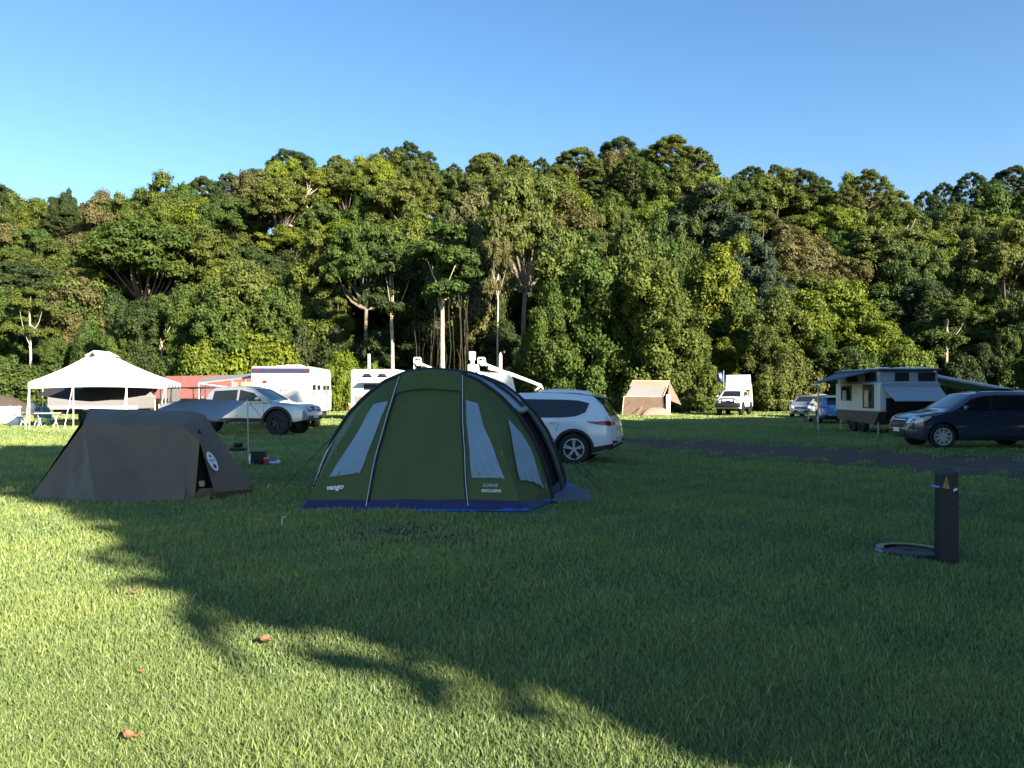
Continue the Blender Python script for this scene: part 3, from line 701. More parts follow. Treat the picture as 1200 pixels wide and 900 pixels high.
    def on_end(s, mb, y0, y1, z0, z1, front=True, eps=.008, nu=8, nv=4, y0t=None, y1t=None):
        y0t = y0 if y0t is None else y0t; y1t = y1 if y1t is None else y1t
        def fn(u, v):
            z = z0 + (z1 - z0) * v; y = (y0 + (y1 - y0) * u) * (1 - v) + (y0t + (y1t - y0t) * u) * v
            return (s.endx(y, z, front) + (eps if front else -eps), y, z)
        mb.grid(fn, nu, nv); return mb

WHEEL_CACHE = {}
def wheel(parent, x, y, r, w, sg, spokes=5, mrim=None, rr=.68, steer=0.0):
    key = (r, w, spokes, rr, (mrim or M_rim).name)
    if key not in WHEEL_CACHE:
        t = MB(); t.lathe([(r * rr, -w * .44), (r * .9, -w * .5), (r * .985, -w * .36), (r, -w * .15), (r, w * .15), (r * .985, w * .36), (r * .9, w * .5), (r * rr, w * .44), (r * rr * .97, w * .2), (r * rr * .97, -w * .44)], 36, axis='Y')
        m = MB(); m.lathe([(r * rr * 1.0, w * .45), (r * rr * .93, w * .46), (r * rr * .9, w * .33)], 36, axis='Y')
        m.lathe([(0, w * .40), (r * .11, w * .40), (r * .13, w * .3)], 20, axis='Y')
        for i in range(spokes):
            a = 2 * math.pi * i / spokes + .3
            for da in (-.13, .13):
                p0 = Vector((math.cos(a + da * .5) * r * .08, w * .36, math.sin(a + da * .5) * r * .08)); p1 = Vector((math.cos(a + da) * r * rr * .92, w * .41, math.sin(a + da) * r * rr * .92))
                d = (p1 - p0); q = Vector((-d.z, 0, d.x)).normalized() * r * .042
                m.slab([p0 + q, p1 + q * .8, p1 - q * .8, p0 - q], .02)
        k = MB(); k.lathe([(0, w * .14), (r * rr * .95, w * .14)], 30, axis='Y')  # dark disc stands in for the shaded recess behind the spokes
        WHEEL_CACHE[key] = [t.build('wheel', M_rubber, autosmooth=35), m.build('rim', mrim or M_rim, autosmooth=35), k.build('recess_disc', M_rimdark)]
        meshes = [o.data for o in WHEEL_CACHE[key]]
        for o in WHEEL_CACHE[key]: bpy.data.objects.remove(o)
        WHEEL_CACHE[key] = meshes
    ms = WHEEL_CACHE[key]
    t = bpy.data.objects.new('wheel', ms[0]); COL.objects.link(t); t.parent = parent; t.location = (x, y, r); t.rotation_euler = (0, random.uniform(0, .0), (0 if sg > 0 else math.pi) + steer)
    for m_, nm in ((ms[1], 'rim'), (ms[2], 'recess_disc')):
        o = bpy.data.objects.new(nm, m_); COL.objects.link(o); o.parent = t
    return t

def dress(c, root, wheels, wr, paint, sidewins, screen, rearglass=None, spokes=5, arch_trim=None, sill=None, heads=None, tails=None, grille=None, plates=(), mirrors=None, handles=(), seams=(), ww=.22, rr=.68, roofrails=None, mrim=None, lower=None):
    b = c.body_mesh(wheels, wr, paint, M_black); b.parent = root
    for wx in wheels:
        W = interp(c.W, wx)
        for sg in (1, -1): wheel(root, wx, sg * (W - ww / 2 - .015), wr, ww, sg, spokes, mrim, rr)
    for sg in (1, -1):
        for lo, hi in sidewins:
            mb = MB(); c.on_side(mb, lo, hi, sg); mb.build('side_window', M_glass, root, smooth=True)
        if arch_trim:
            for wx in wheels:
                mb = MB(); r0, r1 = wr + .045, wr + .045 + arch_trim
                def fn(u, v):
                    a = math.pi * (1.06 - 1.12 * u); rr_ = r0 + (r1 - r0) * v; x = wx + rr_ * math.cos(a); z = wr + rr_ * math.sin(a)
                    return (x, sg * (c.side(x, max(z, c.bot(x))) + .012), z)
                mb.grid(fn, 28, 2); mb.build('arch_trim', M_black, root, smooth=True)
        if sill:
            mb = MB(); c.on_side(mb, [(wheels[1] + wr + .1, sill[0]), (wheels[0] - wr - .1, sill[0])], [(wheels[1] + wr + .1, sill[1]), (wheels[0] - wr - .1, sill[1])], sg, eps=.012); mb.build('sill_trim', M_black, root, smooth=True)
        for (hx, hz) in handles:
            mb = MB(); y = c.side(hx, hz) + .018; mb.rbox((hx, sg * y, hz), (.2, .03, .03), .012); mb.build('door_handle', paint, root, smooth=True)
        if seams:
            mb = MB()
            for (xa, za, xb, zb) in seams:
                c.on_side(mb, [(xa - .006, za), (xb - .006, zb)], [(xa + .006, za), (xb + .006, zb)], sg, eps=.003, rows=1, sub=8)
            mb.build('door_seam', M_black, root)
        if mirrors:
            mx, mz = mirrors; mb = MB(); y = c.side(mx, mz)
            mb.rbox((mx, sg * (y + .13), mz + .05), (.11, .2, .15), .04).rbox((mx, sg * (y + .02), mz - .01), (.06, .12, .05), .02); mb.build('wing_mirror', paint, root, smooth=True)
        if heads:
            mb = MB(); ya, yb, za, zb = heads; c.on_end(mb, sg * ya, sg * yb, za, zb, True, .01, 8, 4, y0t=sg * (ya + .06), y1t=sg * yb); mb.build('headlight', M_lamp, root, smooth=True)
        if tails:
            mb = MB(); ya, yb, za, zb = tails; c.on_end(mb, sg * ya, sg * yb, za, zb, False, .01, 10, 4); mb.build('tail_light', M_red, root, smooth=True)
        if roofrails:
            mb = MB(); xa, xb = roofrails; pts = []
            for i in range(9):
                x = xa + (xb - xa) * i / 8; pts.append((x, sg * (c.ytop(x) - .05), c.top(x) + (.0 if i in (0, 8) else .045)))
            mb.tube(pts, .018, 6); mb.build('roof_rail', M_black, root, smooth=True)
    if screen:
        mb = MB(); c.on_top(mb, *screen); mb.build('windscreen', M_glass, root, smooth=True)
    if rearglass:
        mb = MB(); c.on_top(mb, *rearglass); mb.build('rear_window', M_glass, root, smooth=True)
    if grille:
        y, za, zb = grille; mb = MB(); c.on_end(mb, -y, y, za, zb, True, .012, 10, 4); mb.build('grille', M_black, root, smooth=True)
        mb = MB(); c.on_end(mb, -y * .95, y * .95, (za + zb) / 2 + .01, (za + zb) / 2 + .03, True, .025, 10, 1); mb.build('grille_bar', M_chrome, root)
    if lower:
        y, za, zb = lower; mb = MB(); c.on_end(mb, -y, y, za, zb, True, .012, 12, 3); mb.build('air_intake', M_black, root, smooth=True)
    for front, z in plates:
        mb = MB(); x = c.endx(.0, z, front); mb.rbox((x + (.02 if front else -.02), 0, z), (.02, .4, .12), .006); mb.build('number_plate', M_plate, root)
    return b

# --- white SUV behind the green tent, tail towards the open lawn
def suv_profile():
    return Car(T=[(-2.26, .60), (-2.235, .72), (-2.2, .96), (-2.13, 1.08), (-1.86, 1.47), (-1.74, 1.575), (-1.2, 1.63), (-.4, 1.66), (.1, 1.645), (.42, 1.59), (1.22, 1.10), (1.36, 1.06), (1.95, .97), (2.14, .86), (2.2, .72), (2.23, .6)],
               B=[(-2.26, .48), (-2.1, .34), (-1.8, .25), (1.8, .22), (2.1, .27), (2.23, .4)],
               W=[(-2.26, .66), (-2.18, .80), (-2.0, .88), (-1.6, .925), (0, .93), (1.5, .925), (1.95, .86), (2.12, .76), (2.23, .55)], belt=1.02, tumble=.33)
def make_suv(label, loc, rz, paint, name='parked_car', cat='car'):
    root = thing(name, label, cat, loc, rz, 'cars and pickups at the camp'); c = suv_profile()
    dress(c, root, (1.36, -1.32), .365, paint,
          [([(.98, 1.10), (.03, 1.07)], [(.55, 1.40), (.03, 1.5)]), ([(-.03, 1.07), (-1.0, 1.08)], [(-.03, 1.5), (-1.0, 1.49)]), ([(-1.0, 1.08), (-1.35, 1.11), (-1.58, 1.2)], [(-1.0, 1.49), (-1.4, 1.47), (-1.66, 1.41)])],
          (1.16, .46, .86, .88), (-2.105, -1.875, .80, .74), arch_trim=.06, sill=(.27, .40), heads=(.42, .80, .78, .93), grille=(.38, .72, .88), plates=((True, .5), (False, .82)), mirrors=(.80, 1.10), handles=((.2, .94), (-.82, .97)),
          seams=((.0, .45, .0, 1.05), (-1.0, 1.05, -.92, .78), (1.0, .45, 1.0, 1.05)), spokes=5, tails=None, rr=.66)
    for sg in (1, -1):                             # tail lamps wrap from the hatch onto the flank
        mb = MB(); c.on_side(mb, [(-1.62, .985), (-1.85, .93), (-2.16, .90)], [(-1.62, 1.0), (-1.85, 1.0), (-2.15, 1.02)], sg, eps=.012); c.on_end(mb, sg * .45, sg * .86, .91, 1.0, False, .012, 8, 3); mb.build('tail_light', M_red, root, smooth=True)
        mb = MB(); c.on_end(mb, sg * .5, sg * .78, .50, .57, False, .014, 8, 2); mb.build('rear_reflector', M_red, root)
    mb = MB(); c.on_end(mb, -.7, .7, .30, .46, False, .02, 12, 3); c.on_side(mb, [(-1.75, .27), (-2.2, .40)], [(-1.75, .42), (-2.2, .50)], 1, .014); c.on_side(mb, [(-1.75, .27), (-2.2, .40)], [(-1.75, .42), (-2.2, .50)], -1, .014); mb.build('rear_bumper_trim', M_black, root, smooth=True)
    mb = MB(); mb.grid(lambda u, v: (-1.70 - .30 * u, (2 * v - 1) * (.62 - .05 * u), 1.588 - .055 * u - .02 * (2 * v - 1) ** 2), 4, 8); mb.grid(lambda u, v: (-1.70 - .30 * u, (2 * v - 1) * (.62 - .05 * u), 1.55 - .04 * u - .02 * (2 * v - 1) ** 2), 4, 8)
    mb.build('spoiler', paint, root, smooth=True)
    mb = MB(); mb.rbox((-1.93, 0, 1.26), (.03, .3, .02), .005, Matrix.Rotation(.7, 3, 'Y')); mb.build('rear_wiper', M_black, root)
    return root
pr = G(672, 545.5)
hd = R(180 - 15)
wx_local = Vector((-1.32, .93, 0))                # rear wheel on the side towards the camera (left flank)
rot = Matrix.Rotation(hd, 3, 'Z'); o_ = pr - rot @ wx_local
make_suv('white SUV parked behind the green tunnel tent, tail to the lawn', (o_.x, o_.y, 0), hd, M_carwhite)
p_ = P(643, 460, 38)
w2 = make_suv('white car roof just showing over the white SUV', (p_.x, 38, 0), R(178), M_carwhite); w2.scale = (1.05, 1.05, 1.1)

# --- dark blue SUV at the right edge
c = Car(T=[(-2.34, .62), (-2.31, .8), (-2.25, 1.0), (-2.16, 1.14), (-1.9, 1.52), (-1.78, 1.63), (-1.2, 1.69), (-.3, 1.71), (.15, 1.69), (.45, 1.63), (1.2, 1.17), (1.3, 1.13), (1.95, 1.03), (2.16, .93), (2.26, .78), (2.31, .6)],
        B=[(-2.34, .5), (-2.1, .34), (-1.8, .27), (1.85, .25), (2.15, .3), (2.31, .42)],
        W=[(-2.34, .66), (-2.2, .84), (-1.9, .92), (-1.4, .94), (1.5, .94), (1.95, .89), (2.16, .78), (2.31, .58)], belt=1.06, tumble=.32)
hd = R(180 - 3); pr = G(1106, 527); rot = Matrix.Rotation(hd, 3, 'Z'); o_ = pr - rot @ Vector((1.38, .94, 0))
dk = thing('parked_car', 'dark blue SUV cut off by the right edge of the photo', 'car', (o_.x, o_.y, 0), hd, 'cars and pickups at the camp')
dress(c, dk, (1.38, -1.32), .375, M_darkblue, [([(1.0, 1.15), (.03, 1.12)], [(.58, 1.45), (.03, 1.56)]), ([(-.03, 1.12), (-.98, 1.13)], [(-.03, 1.56), (-.98, 1.55)]), ([(-1.03, 1.135), (-1.7, 1.22)], [(-1.03, 1.55), (-1.62, 1.48)])],
      (1.14, .5, .86, .88), (-2.1, -1.92, .8, .74), sill=(.29, .4), heads=(.50, .84, .76, .95), grille=(.46, .76, .90), lower=(.55, .42, .58), plates=((True, .55),), mirrors=(.80, 1.15), handles=((.2, .97), (-.78, .99)),
      seams=((.0, .45, .0, 1.1), (1.02, .45, 1.02, 1.1), (-1.0, .9, -1.0, 1.1)), roofrails=(-1.5, .3), spokes=9, tails=(.45, .88, .92, 1.06))
for sg in (1, -1):
    mb = MB(); c.on_side(mb, [(2.14, .74), (1.86, .84), (1.72, .93)], [(2.12, .86), (1.86, .96), (1.72, .97)], sg, .012); mb.build('headlight', M_lamp, dk, smooth=True)
    mb = MB(); c.on_end(mb, sg * .60, sg * .82, .46, .58, True, .014, 6, 3); mb.build('fog_lamp', M_chrome, dk, smooth=True)

# --- pickups
def ute(label, loc, rz, paint, bull=False, lift=0.0, tray=True, sx=1.0, bigwheel=0.0):
    root = thing('pickup_truck', label, 'pickup', loc, rz, 'cars and pickups at the camp')
    z = lift
    X = lambda l: [(p[0] * sx, *p[1:]) for p in l]
    c = Car(T=X([(-2.68, .62 + z), (-2.66, 1.06 + z), (-2.6, 1.12 + z), (-1.02, 1.14 + z), (-.98, 1.2 + z), (-.86, 1.66 + z), (-.72, 1.74 + z), (-.2, 1.78 + z), (.35, 1.77 + z), (.62, 1.69 + z), (1.32, 1.22 + z), (1.44, 1.18 + z), (2.1, 1.09 + z), (2.36, .98 + z), (2.46, .82 + z), (2.5, .6 + z)]),
            B=X([(-2.68, .5 + z), (-1.5, .42 + z), (1.6, .36 + z), (2.2, .4 + z), (2.5, .5 + z)]),
            W=X([(-2.68, .88), (-2.5, .91), (1.5, .92), (2.1, .88), (2.36, .78), (2.5, .6)]), belt=1.12 + z, tumble=.30)
    wr = .40 + z * .35 + bigwheel
    dress(c, root, (1.55 * sx, -1.62 * sx), wr, paint, [(X([(1.05, 1.2 + z), (.22, 1.18 + z)]), X([(.72, 1.5 + z), (.22, 1.63 + z)])), (X([(.14, 1.18 + z), (-.72, 1.2 + z)]), X([(.14, 1.63 + z), (-.68, 1.58 + z)]))],
          (1.26 * sx, .66 * sx, .86, .88), None, arch_trim=.10, sill=(.4 + z, .54 + z), heads=(.5, .82, .84 + z, 1.0 + z), grille=(.46, .78 + z, .98 + z), lower=(.6, .5 + z, .64 + z), plates=((True, .6 + z),), mirrors=(.92 * sx, 1.22 + z),
          handles=((.35 * sx, 1.04 + z), (-.6 * sx, 1.06 + z)), seams=((.18 * sx, .55 + z, .18 * sx, 1.16 + z), (1.1 * sx, .6 + z + bigwheel, 1.1 * sx, 1.18 + z), (-.9 * sx, .6 + z, -.9 * sx, 1.12 + z)), spokes=6, ww=.27, rr=.6, mrim=M_rimdark, tails=(.72, .89, .78 + z, 1.04 + z))
    for sg in (1, -1):
        mb = MB(); c.on_side(mb, X([(2.34, .84 + z), (2.0, .92 + z)]), X([(2.33, .98 + z), (2.0, 1.04 + z)]), sg, .012); mb.build('headlight', M_lamp, root, smooth=True)
    if tray:
        mb = MB(); mb.box((-1.84 * sx, 0, 1.148 + z), (1.5 * sx, 1.5, .02)); mb.build('tray_cover', M_black, root)
    if bull:
        mb = MB(); mb.rbox((2.56, 0, .66 + z), (.2, 1.78, .32), .05); mb.build('bull_bar', M_black, root, smooth=True)
        mb = MB()
        for y in (-.42, .42): mb.tube([(2.58, y, .8 + z), (2.6, y, 1.0 + z), (2.55, y, 1.12 + z)], .035)
        mb.tube([(2.5, -.8, .84 + z), (2.58, -.45, 1.12 + z), (2.58, .45, 1.12 + z), (2.5, .8, .84 + z)], .035, 8); mb.build('bull_bar_hoop', M_black, root, smooth=True)
    return root, c
hd = R(-13); pr = G(324, 511); rot = Matrix.Rotation(hd, 3, 'Z'); o_ = pr - rot @ Vector((1.55 * 1.22, -.92, 0))
sv, c = ute('silver lifted pickup with black wheels between the marquee and the caravan', (o_.x, o_.y, 0), hd, M_silver, lift=.13, sx=1.22, bigwheel=.05)
mb = MB()
for sg in (1, -1):
    for x in (-2.8, -1.5): mb.tube([(x, sg * .74, 1.28), (x, sg * .7, 1.82)], .025)
    mb.tube([(-3.0, sg * .7, 1.82), (-1.1, sg * .7, 1.86)], .025)
for x in (-2.3, -1.75, -1.2): mb.tube([(x, -.7, 1.83), (x, .7, 1.83)], .022)
mb.build('tray_rack', M_black, sv, smooth=True)
p_ = G(857, 487.5)
hd = math.atan2(-.90, -.44)
wu, c = ute('white pickup with black bull bar carrying a pale rooftop tent', (p_.x + .85, p_.y + 2.3, 0), hd, M_carwhite, bull=True, lift=.1, tray=True)
# the rooftop tent it carries
rot4 = Matrix.Translation(wu.location) @ Matrix.Rotation(hd, 4, 'Z')
rt = thing('rooftop_tent', 'pale canvas rooftop tent opened over the back of the white pickup', 'tent', rot4 @ Vector((-1.75, 0, 1.5)), hd)
rt.scale = (.86, .86, .92)
mb = MB(); mb.rbox((.2, 0, .32), (2.3, 1.5, .14), .03); mb.tube([(.9, .7, -.22), (.9, .7, .27)], .03).tube([(.9, -.7, -.22), (.9, -.7, .27)], .03).tube([(-.9, .7, -.22), (-.9, .7, .27)], .03).tube([(-.9, -.7, -.22), (-.9, -.7, .27)], .03); mb.build('base_board', M_black, rt)
mb = MB(); mb.prism([(-1.15, .39), (1.2, .39), (.98, 1.56), (-.6, 1.62)], -.88, .88); mb.build('canvas', M_canvas_white, rt, bevel=.06)
mb = MB(); mb.prism([(-1.1, .36), (-1.13, -.9), (-2.2, -.75), (-1.55, .9)], -.84, .84); mb.build('annex', M_cream, rt, bevel=.03)
mb = MB(); mb.rbox((1.48, 0, .2), (.34, 1.3, .2), .05); mb.build('travel_cover', M_black, rt, smooth=True)

# --- silver sedan and blue hatchback near the pop-top caravan
def sedan(label, loc, rz, paint):
    root = thing('parked_car', label, 'car', loc, rz, 'cars and pickups at the camp')
    c = Car(T=[(-2.35, .55), (-2.32, .8), (-2.2, 1.0), (-1.55, 1.06), (-.85, 1.4), (-.5, 1.45), (.1, 1.46), (.4, 1.42), (1.15, 1.02), (1.3, .97), (1.95, .86), (2.2, .74), (2.3, .6), (2.34, .5)],
            B=[(-2.35, .38), (-1.8, .24), (1.8, .2), (2.34, .3)], W=[(-2.35, .66), (-2.15, .82), (-1.7, .89), (1.4, .89), (1.95, .82), (2.2, .7), (2.34, .5)], belt=.93, tumble=.36)
    dress(c, root, (1.4, -1.36), .33, paint, [([(.9, .99), (.0, .97)], [(.5, 1.26), (.0, 1.36)]), ([(-.05, .97), (-1.2, 1.0)], [(-.05, 1.36), (-.85, 1.28)])], (1.1, .44, .86, .86), (-1.5, -.9, .84, .82), heads=(.42, .78, .62, .78), grille=(.4, .6, .72), lower=(.6, .34, .5), plates=((True, .47), (False, .75)),
          mirrors=(.78, 1.0), handles=((.1, .86), (-1.0, .88)), tails=(.42, .84, .74, .93), sill=(.24, .3), seams=((-.02, .35, -.02, .95), (.95, .4, .95, .95)))
    return root
p_ = G(941, 490); sedan('silver sedan facing the camera beside the blue awning', (p_.x + 1.2, p_.y + 2.2, 0), math.atan2(-.84, -.54), M_silver)
p_ = G(973, 497.5); bc = make_suv('blue hatchback tail half hidden behind the pop-top caravan', (p_.x + .75, p_.y + 2.0, 0), R(80), M_blue); bc.scale = (.95, .95, .92)

# ------------------------------------------------------------------ tents
def wob(p, amp, f, s=0.0):
    return Vector((noise.noise((p.x * f, p.y * f, p.z * f + s)), noise.noise((p.x * f + 9, p.y * f, p.z * f + s)), noise.noise((p.x * f, p.y * f + 7, p.z * f + s)))) * amp
def lerp(a, b, t): return a + (b - a) * t
def pwl(nodes, s):                                  # nodes: [(s, Vector)]
    for (a, p), (b, q) in zip(nodes, nodes[1:]):
        if s <= b: return lerp(p, q, max(0, (s - a) / (b - a)))
    return nodes[-1][1].copy()

# --- the green tunnel tent
O = Vector((-1.23, 11.24, 0))                        # middle of its front edge
AX = Vector((math.sin(R(12)), math.cos(R(12)), 0)); LT = Vector((math.cos(R(2)), -math.sin(R(2)), 0)); UP = Vector((0, 0, 1))
gt = thing('tunnel_tent', 'large green tunnel tent with pale windows and blue trim', 'tent', O)
HOOP = [(1.83, 0), (1.78, .28), (1.67, .62), (1.50, 1.0), (1.29, 1.32), (1.02, 1.60), (.72, 1.82), (.38, 1.96), (0, 2.0)]
def hoop_uv(t):                                      # t 0..1 from the left foot over the top to the right foot
    q = abs(t - .5) * 2; k = (1 - q) * (len(HOOP) - 1); i = min(int(k), len(HOOP) - 2); f = k - i
    u = HOOP[i][0] * (1 - f) + HOOP[i + 1][0] * f; z = HOOP[i][1] * (1 - f) + HOOP[i + 1][1] * f
    return (-u if t < .5 else u), z
def hoop(t, along, k=1.0, kz=1.0):
    u, z = hoop_uv(t); return AX * along + LT * (u * k - .2) + UP * (z * kz)
A1, A2, A3, A4 = 1.05, 1.9, 2.7, 3.7
def base(u, a): return LT * u + AX * a
HW = 1.70
BASE = [(0, base(-2.03, A1)), (.17, base(-HW, .0)), (.36, base(-.80, -.03)), (.64, base(.63, -.03)), (.83, base(1.37, .0)), (1, base(1.63, A1))]
TOPT = [(0, 0.0), (.17, .32), (.36, .42), (.64, .575), (.83, .645), (1, 1.0)]
def topt(s):
    return float(np.interp(s, [a for a, _ in TOPT], [b for _, b in TOPT]))
def front(s, v, off=0.0):
    b = pwl(BASE, s); h = hoop(topt(s), A1)
    p = lerp(b, h, v)
    bul = math.sin(math.pi * v) * .10 * math.sin(math.pi * s) ** .5
    p = p - AX * bul + UP * bul * .4 - AX * off * 1.0 + UP * off * .3
    if s < .17: p -= LT * off
    if s > .83: p += LT * off
    return p + wob(p + O, .018, 2.2)
for sa, sb in ((0, .36), (.64, 1.0)):
    mb = MB()
    for s0, s1 in ((sa, .17), (.17, .36)) if sa == 0 else ((.64, .83), (.83, 1.0)):
        mb.grid(lambda u, v: front(s0 + (s1 - s0) * u, v), 10, 24, u=(0, 1), v=(.06, 1))
    mb.build('front_panel', M_green, gt, smooth=True)
mb = MB(); mb.grid(lambda u, v: front(.36 + .28 * u, v), 16, 26, v=(.06, .86)); mb.build('door_panel', M_green, gt, smooth=True)
mb = MB(); mb.grid(lambda u, v: front(.36 + .28 * u, v, .035), 14, 6, v=(.84, 1)); mb.build('door_hood', M_green, gt, smooth=True)
mb = MB()
for s0, s1 in ((0, .17), (.17, .36), (.36, .64), (.64, .83), (.83, 1.0)):
    mb.grid(lambda u, v: front(s0 + (s1 - s0) * u, v, .012 + .05 * (1 - v / .07)), 10, 3, v=(.0, .07))
mb.build('mud_wall', M_navy, gt, smooth=True)
def win(s0a, s1a, s0b, s1b, va, vb, va2=None, vb2=None):
    m = MB(); va2 = va if va2 is None else va2; vb2 = vb if vb2 is None else vb2
    def fn(u, v):
        t = lerp(va, vb, v) * (1 - u) + lerp(va2, vb2, v) * u
        p = front(lerp(lerp(s0a, s1a, u), lerp(s0b, s1b, u), v), t, .016)
        return p + AX * (.02 * math.sin(u * 22 + v * 13 + s0a * 40) * (1 - v) ** 2 + .006 * math.sin(u * 9 - v * 17))
    m.grid(fn, 16, 20); return m.build('window', M_window, gt, smooth=True)
win(.205, .315, .265, .335, .25, .80)
win(.665, .80, .662, .735, .22, .79)
win(.055, .135, .085, .128, .30, .74)
win(.852, .945, .858, .905, .24, .80, .34, .76)
mb = MB()
for s in (.36, .64):
    mb.tube([front(s, v, .02) for v in np.linspace(.05, 1, 14)], .02, 6)
mb.build('door_zip', M_sleeve, gt, smooth=True)
mb = MB()
for s in (.36, .64):
    mb.tube([front(s, v, .042) + LT * (.012 if s > .5 else -.012) for v in np.linspace(.02, .98, 14)], .0045, 5)
mb.build('zip_tape', M_logo, gt)
def skin(t, a, k0, k1, aa, ab, sag=.04, off=0.0):
    f = (a - aa) / (ab - aa); k = lerp(k0, k1, f); p = hoop(t, a, k, k)
    n = LT * math.copysign(1, t - .5) * abs(t - .5) * 2 + UP * (1 - abs(t - .5) * 2)
    p = p - n * sag * math.sin(math.pi * f) + n * off
    return p + wob(p + O, .012, 2.0)
# roof and sides: the first bay is open on the right below the rolled canopy, dark inside
mb = MB()
mb.grid(lambda u, v: skin(u, lerp(A1, A2, v), 1, 1.0, A1, A2), 40, 6, u=(0, .30))
mb.build('left_fly', M_green, gt, smooth=True)
mb = MB(); mb.grid(lambda u, v: skin(u, lerp(A1, A2, v), 1, 1.0, A1, A2), 24, 6, u=(.30, .74)); mb.build('roof_panel', M_roofsheen, gt, smooth=True)
mb = MB(); mb.tube([skin(.74, a, 1, 1.0, A1, A2, off=.02) for a in np.linspace(A1, A2, 6)], .05, 8); mb.build('rolled_door', M_roofsheen, gt, smooth=True)
for ua, ub in ((0, .36), (.70, 1)):
    mb = MB(); mb.grid(lambda u, v: skin(u, lerp(A2, A3, v), 1.0, .98, A2, A3), 44, 8, u=(ua, ub)); mb.build('side_fly', M_green, gt, smooth=True)
mb = MB(); mb.grid(lambda u, v: skin(u, lerp(A2, A3, v), 1.0, .98, A2, A3), 24, 8, u=(.36, .70)); mb.build('roof_panel', M_roofsheen, gt, smooth=True)
mb = MB(); mb.grid(lambda u, v: skin(u, lerp(A3, A4, v), 0.98, .70, A3, A4), 44, 8); mb.grid(lambda u, v: lerp(hoop(u, A4, .70, .70), base(0, A4 + .25), v * .999), 40, 6); mb.build('rear_fly', M_green, gt, smooth=True)
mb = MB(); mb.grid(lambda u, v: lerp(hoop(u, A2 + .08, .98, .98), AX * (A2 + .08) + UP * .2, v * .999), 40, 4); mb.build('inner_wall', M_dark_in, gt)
mb = MB(); mb.grid(lambda u, v: skin(lerp(.955, .99, u), lerp(A1, A2, v), 1, 1.0, A1, A2, 0, .01), 3, 6); mb.build('door_sill', M_navy, gt)
mb = MB(); mb.grid(lambda u, v: skin(lerp(.945, .995, u), lerp(A2, A3, v), 1.0, .98, A2, A3, 0, .015), 3, 6); mb.build('side_mud_wall', M_navy, gt)
for a, k in ((A1, 1.0), (A2, 1.0), (A3, .98)):
    mb = MB(); mb.tube([hoop(t, a, k * 1.008, k * 1.008) for t in np.linspace(0, 1, 60)], .026, 8); mb.build('hoop_sleeve', M_sleeve, gt, smooth=True)
mb = MB(); pts = [base(-2.03, A1), base(-HW - .06, -.05), base(-.8, -.09), base(.63, -.09), base(1.43, -.05), base(1.67, A1), base(1.69, A2)]
def gs(u, v):
    k = u * (len(pts) - 1); i = min(int(k), len(pts) - 2); p = lerp(pts[i], pts[i + 1], k - i); n = (p - AX * 1.2); n.z = 0; n.normalize()
    return p + n * (.03 - .12 * v) + UP * (.012 + .05 * v + .012 * noise.noise((u * 30, v * 2, 0)))
mb.grid(gs, 70, 3); mb.build('groundsheet', M_sheet, gt, smooth=True)
for (t, a, k, dx, da) in ((.20, A1, 1.0, -.9, -.35), (.82, A2, 1.0, 1.0, .1), (.2, A2, 1.0, -1.0, .2), (.82, A3, .98, .9, .4)):
    p = hoop(t, a, k, k); q = p + LT * dx * 1.0 + AX * da; q.z = .01; mb = MB(); mb.tube([p, q], .006, 5); mb.build('guy_rope', M_navy, gt)
mb = MB()
for (s, v) in ((.33, .80), (.185, .46), (.66, .84), (.815, .44), (.925, .60), (.95, .52)):
    p = front(s, v, .03); mb = MB(); mb.tube([p, p - UP * .10 + LT * .02], .008, 5); mb.build('toggle', M_yellow, gt)
def decal(s, v, rollx=0.0):
    p = front(s, v, .022); du = (front(s + .02, v) - front(s - .02, v)).normalized(); dv = (front(s, v + .03) - front(s, v - .03)); dv = (dv - du * dv.dot(du)).normalized(); n = du.cross(dv)
    m = Matrix((du, dv, n)).transposed().to_4x4(); m.translation = p + n * .012; return m
text_mesh('lettering', 'vango', .105, M_logo, gt, decal(.243, .165), shear=.25, bold=.004)
text_mesh('lettering', 'ICARUS', .062, M_logo_faint, gt, decal(.735, .165), bold=.003)
text_mesh('lettering', 'EXCLUSIVE', .055, M_logo, gt, decal(.735, .128), bold=.002)
# blue corner flap of the groundsheet behind it
mb = MB(); b0 = base(1.63, A3 - .3); mb.grid(lambda u, v: b0 + LT * (.22 * u) + AX * (.3 * v) + UP * (.02 + .10 * (1 - u) * math.sin(math.pi * v)), 5, 5); mb.build('sheet_corner', M_sheet, gt, smooth=True)

# --- door mat at the tent's side
q = [G(648, 589.5), G(692, 589), G(689, 575.5), G(655, 575.5)]
dm = thing('door_mat', 'blue-grey ribbed plastic mat on the grass at the tent side door', 'mat', (q[0] + q[2]) / 2)
mb = MB(); ctr = (q[0] + q[2]) / 2
for i in range(16):
    f = (i + .5) / 16; a = lerp(q[0], q[1], f) - ctr; b = lerp(q[3], q[2], f) - ctr; t = (q[1] - q[0]) / 16 * .36
    mb.add([a - t + UP * .045, a + t + UP * .045, b + t + UP * .045, b - t + UP * .045, a - t + UP * .02, a + t + UP * .02, b + t + UP * .02, b - t + UP * .02], [(0, 1, 2, 3), (4, 7, 6, 5), (0, 4, 5, 1), (1, 5, 6, 2), (2, 6, 7, 3), (3, 7, 4, 0)])
mb.slab([p - ctr + UP * .03 for p in q], .012)
mb.build('mat_slats', M_mat, dm)
mb = MB(); mb.tube([p - ctr + UP * .036 for p in q + q[:1]], .014, 6); mb.build('mat_rim', M_mat, dm)

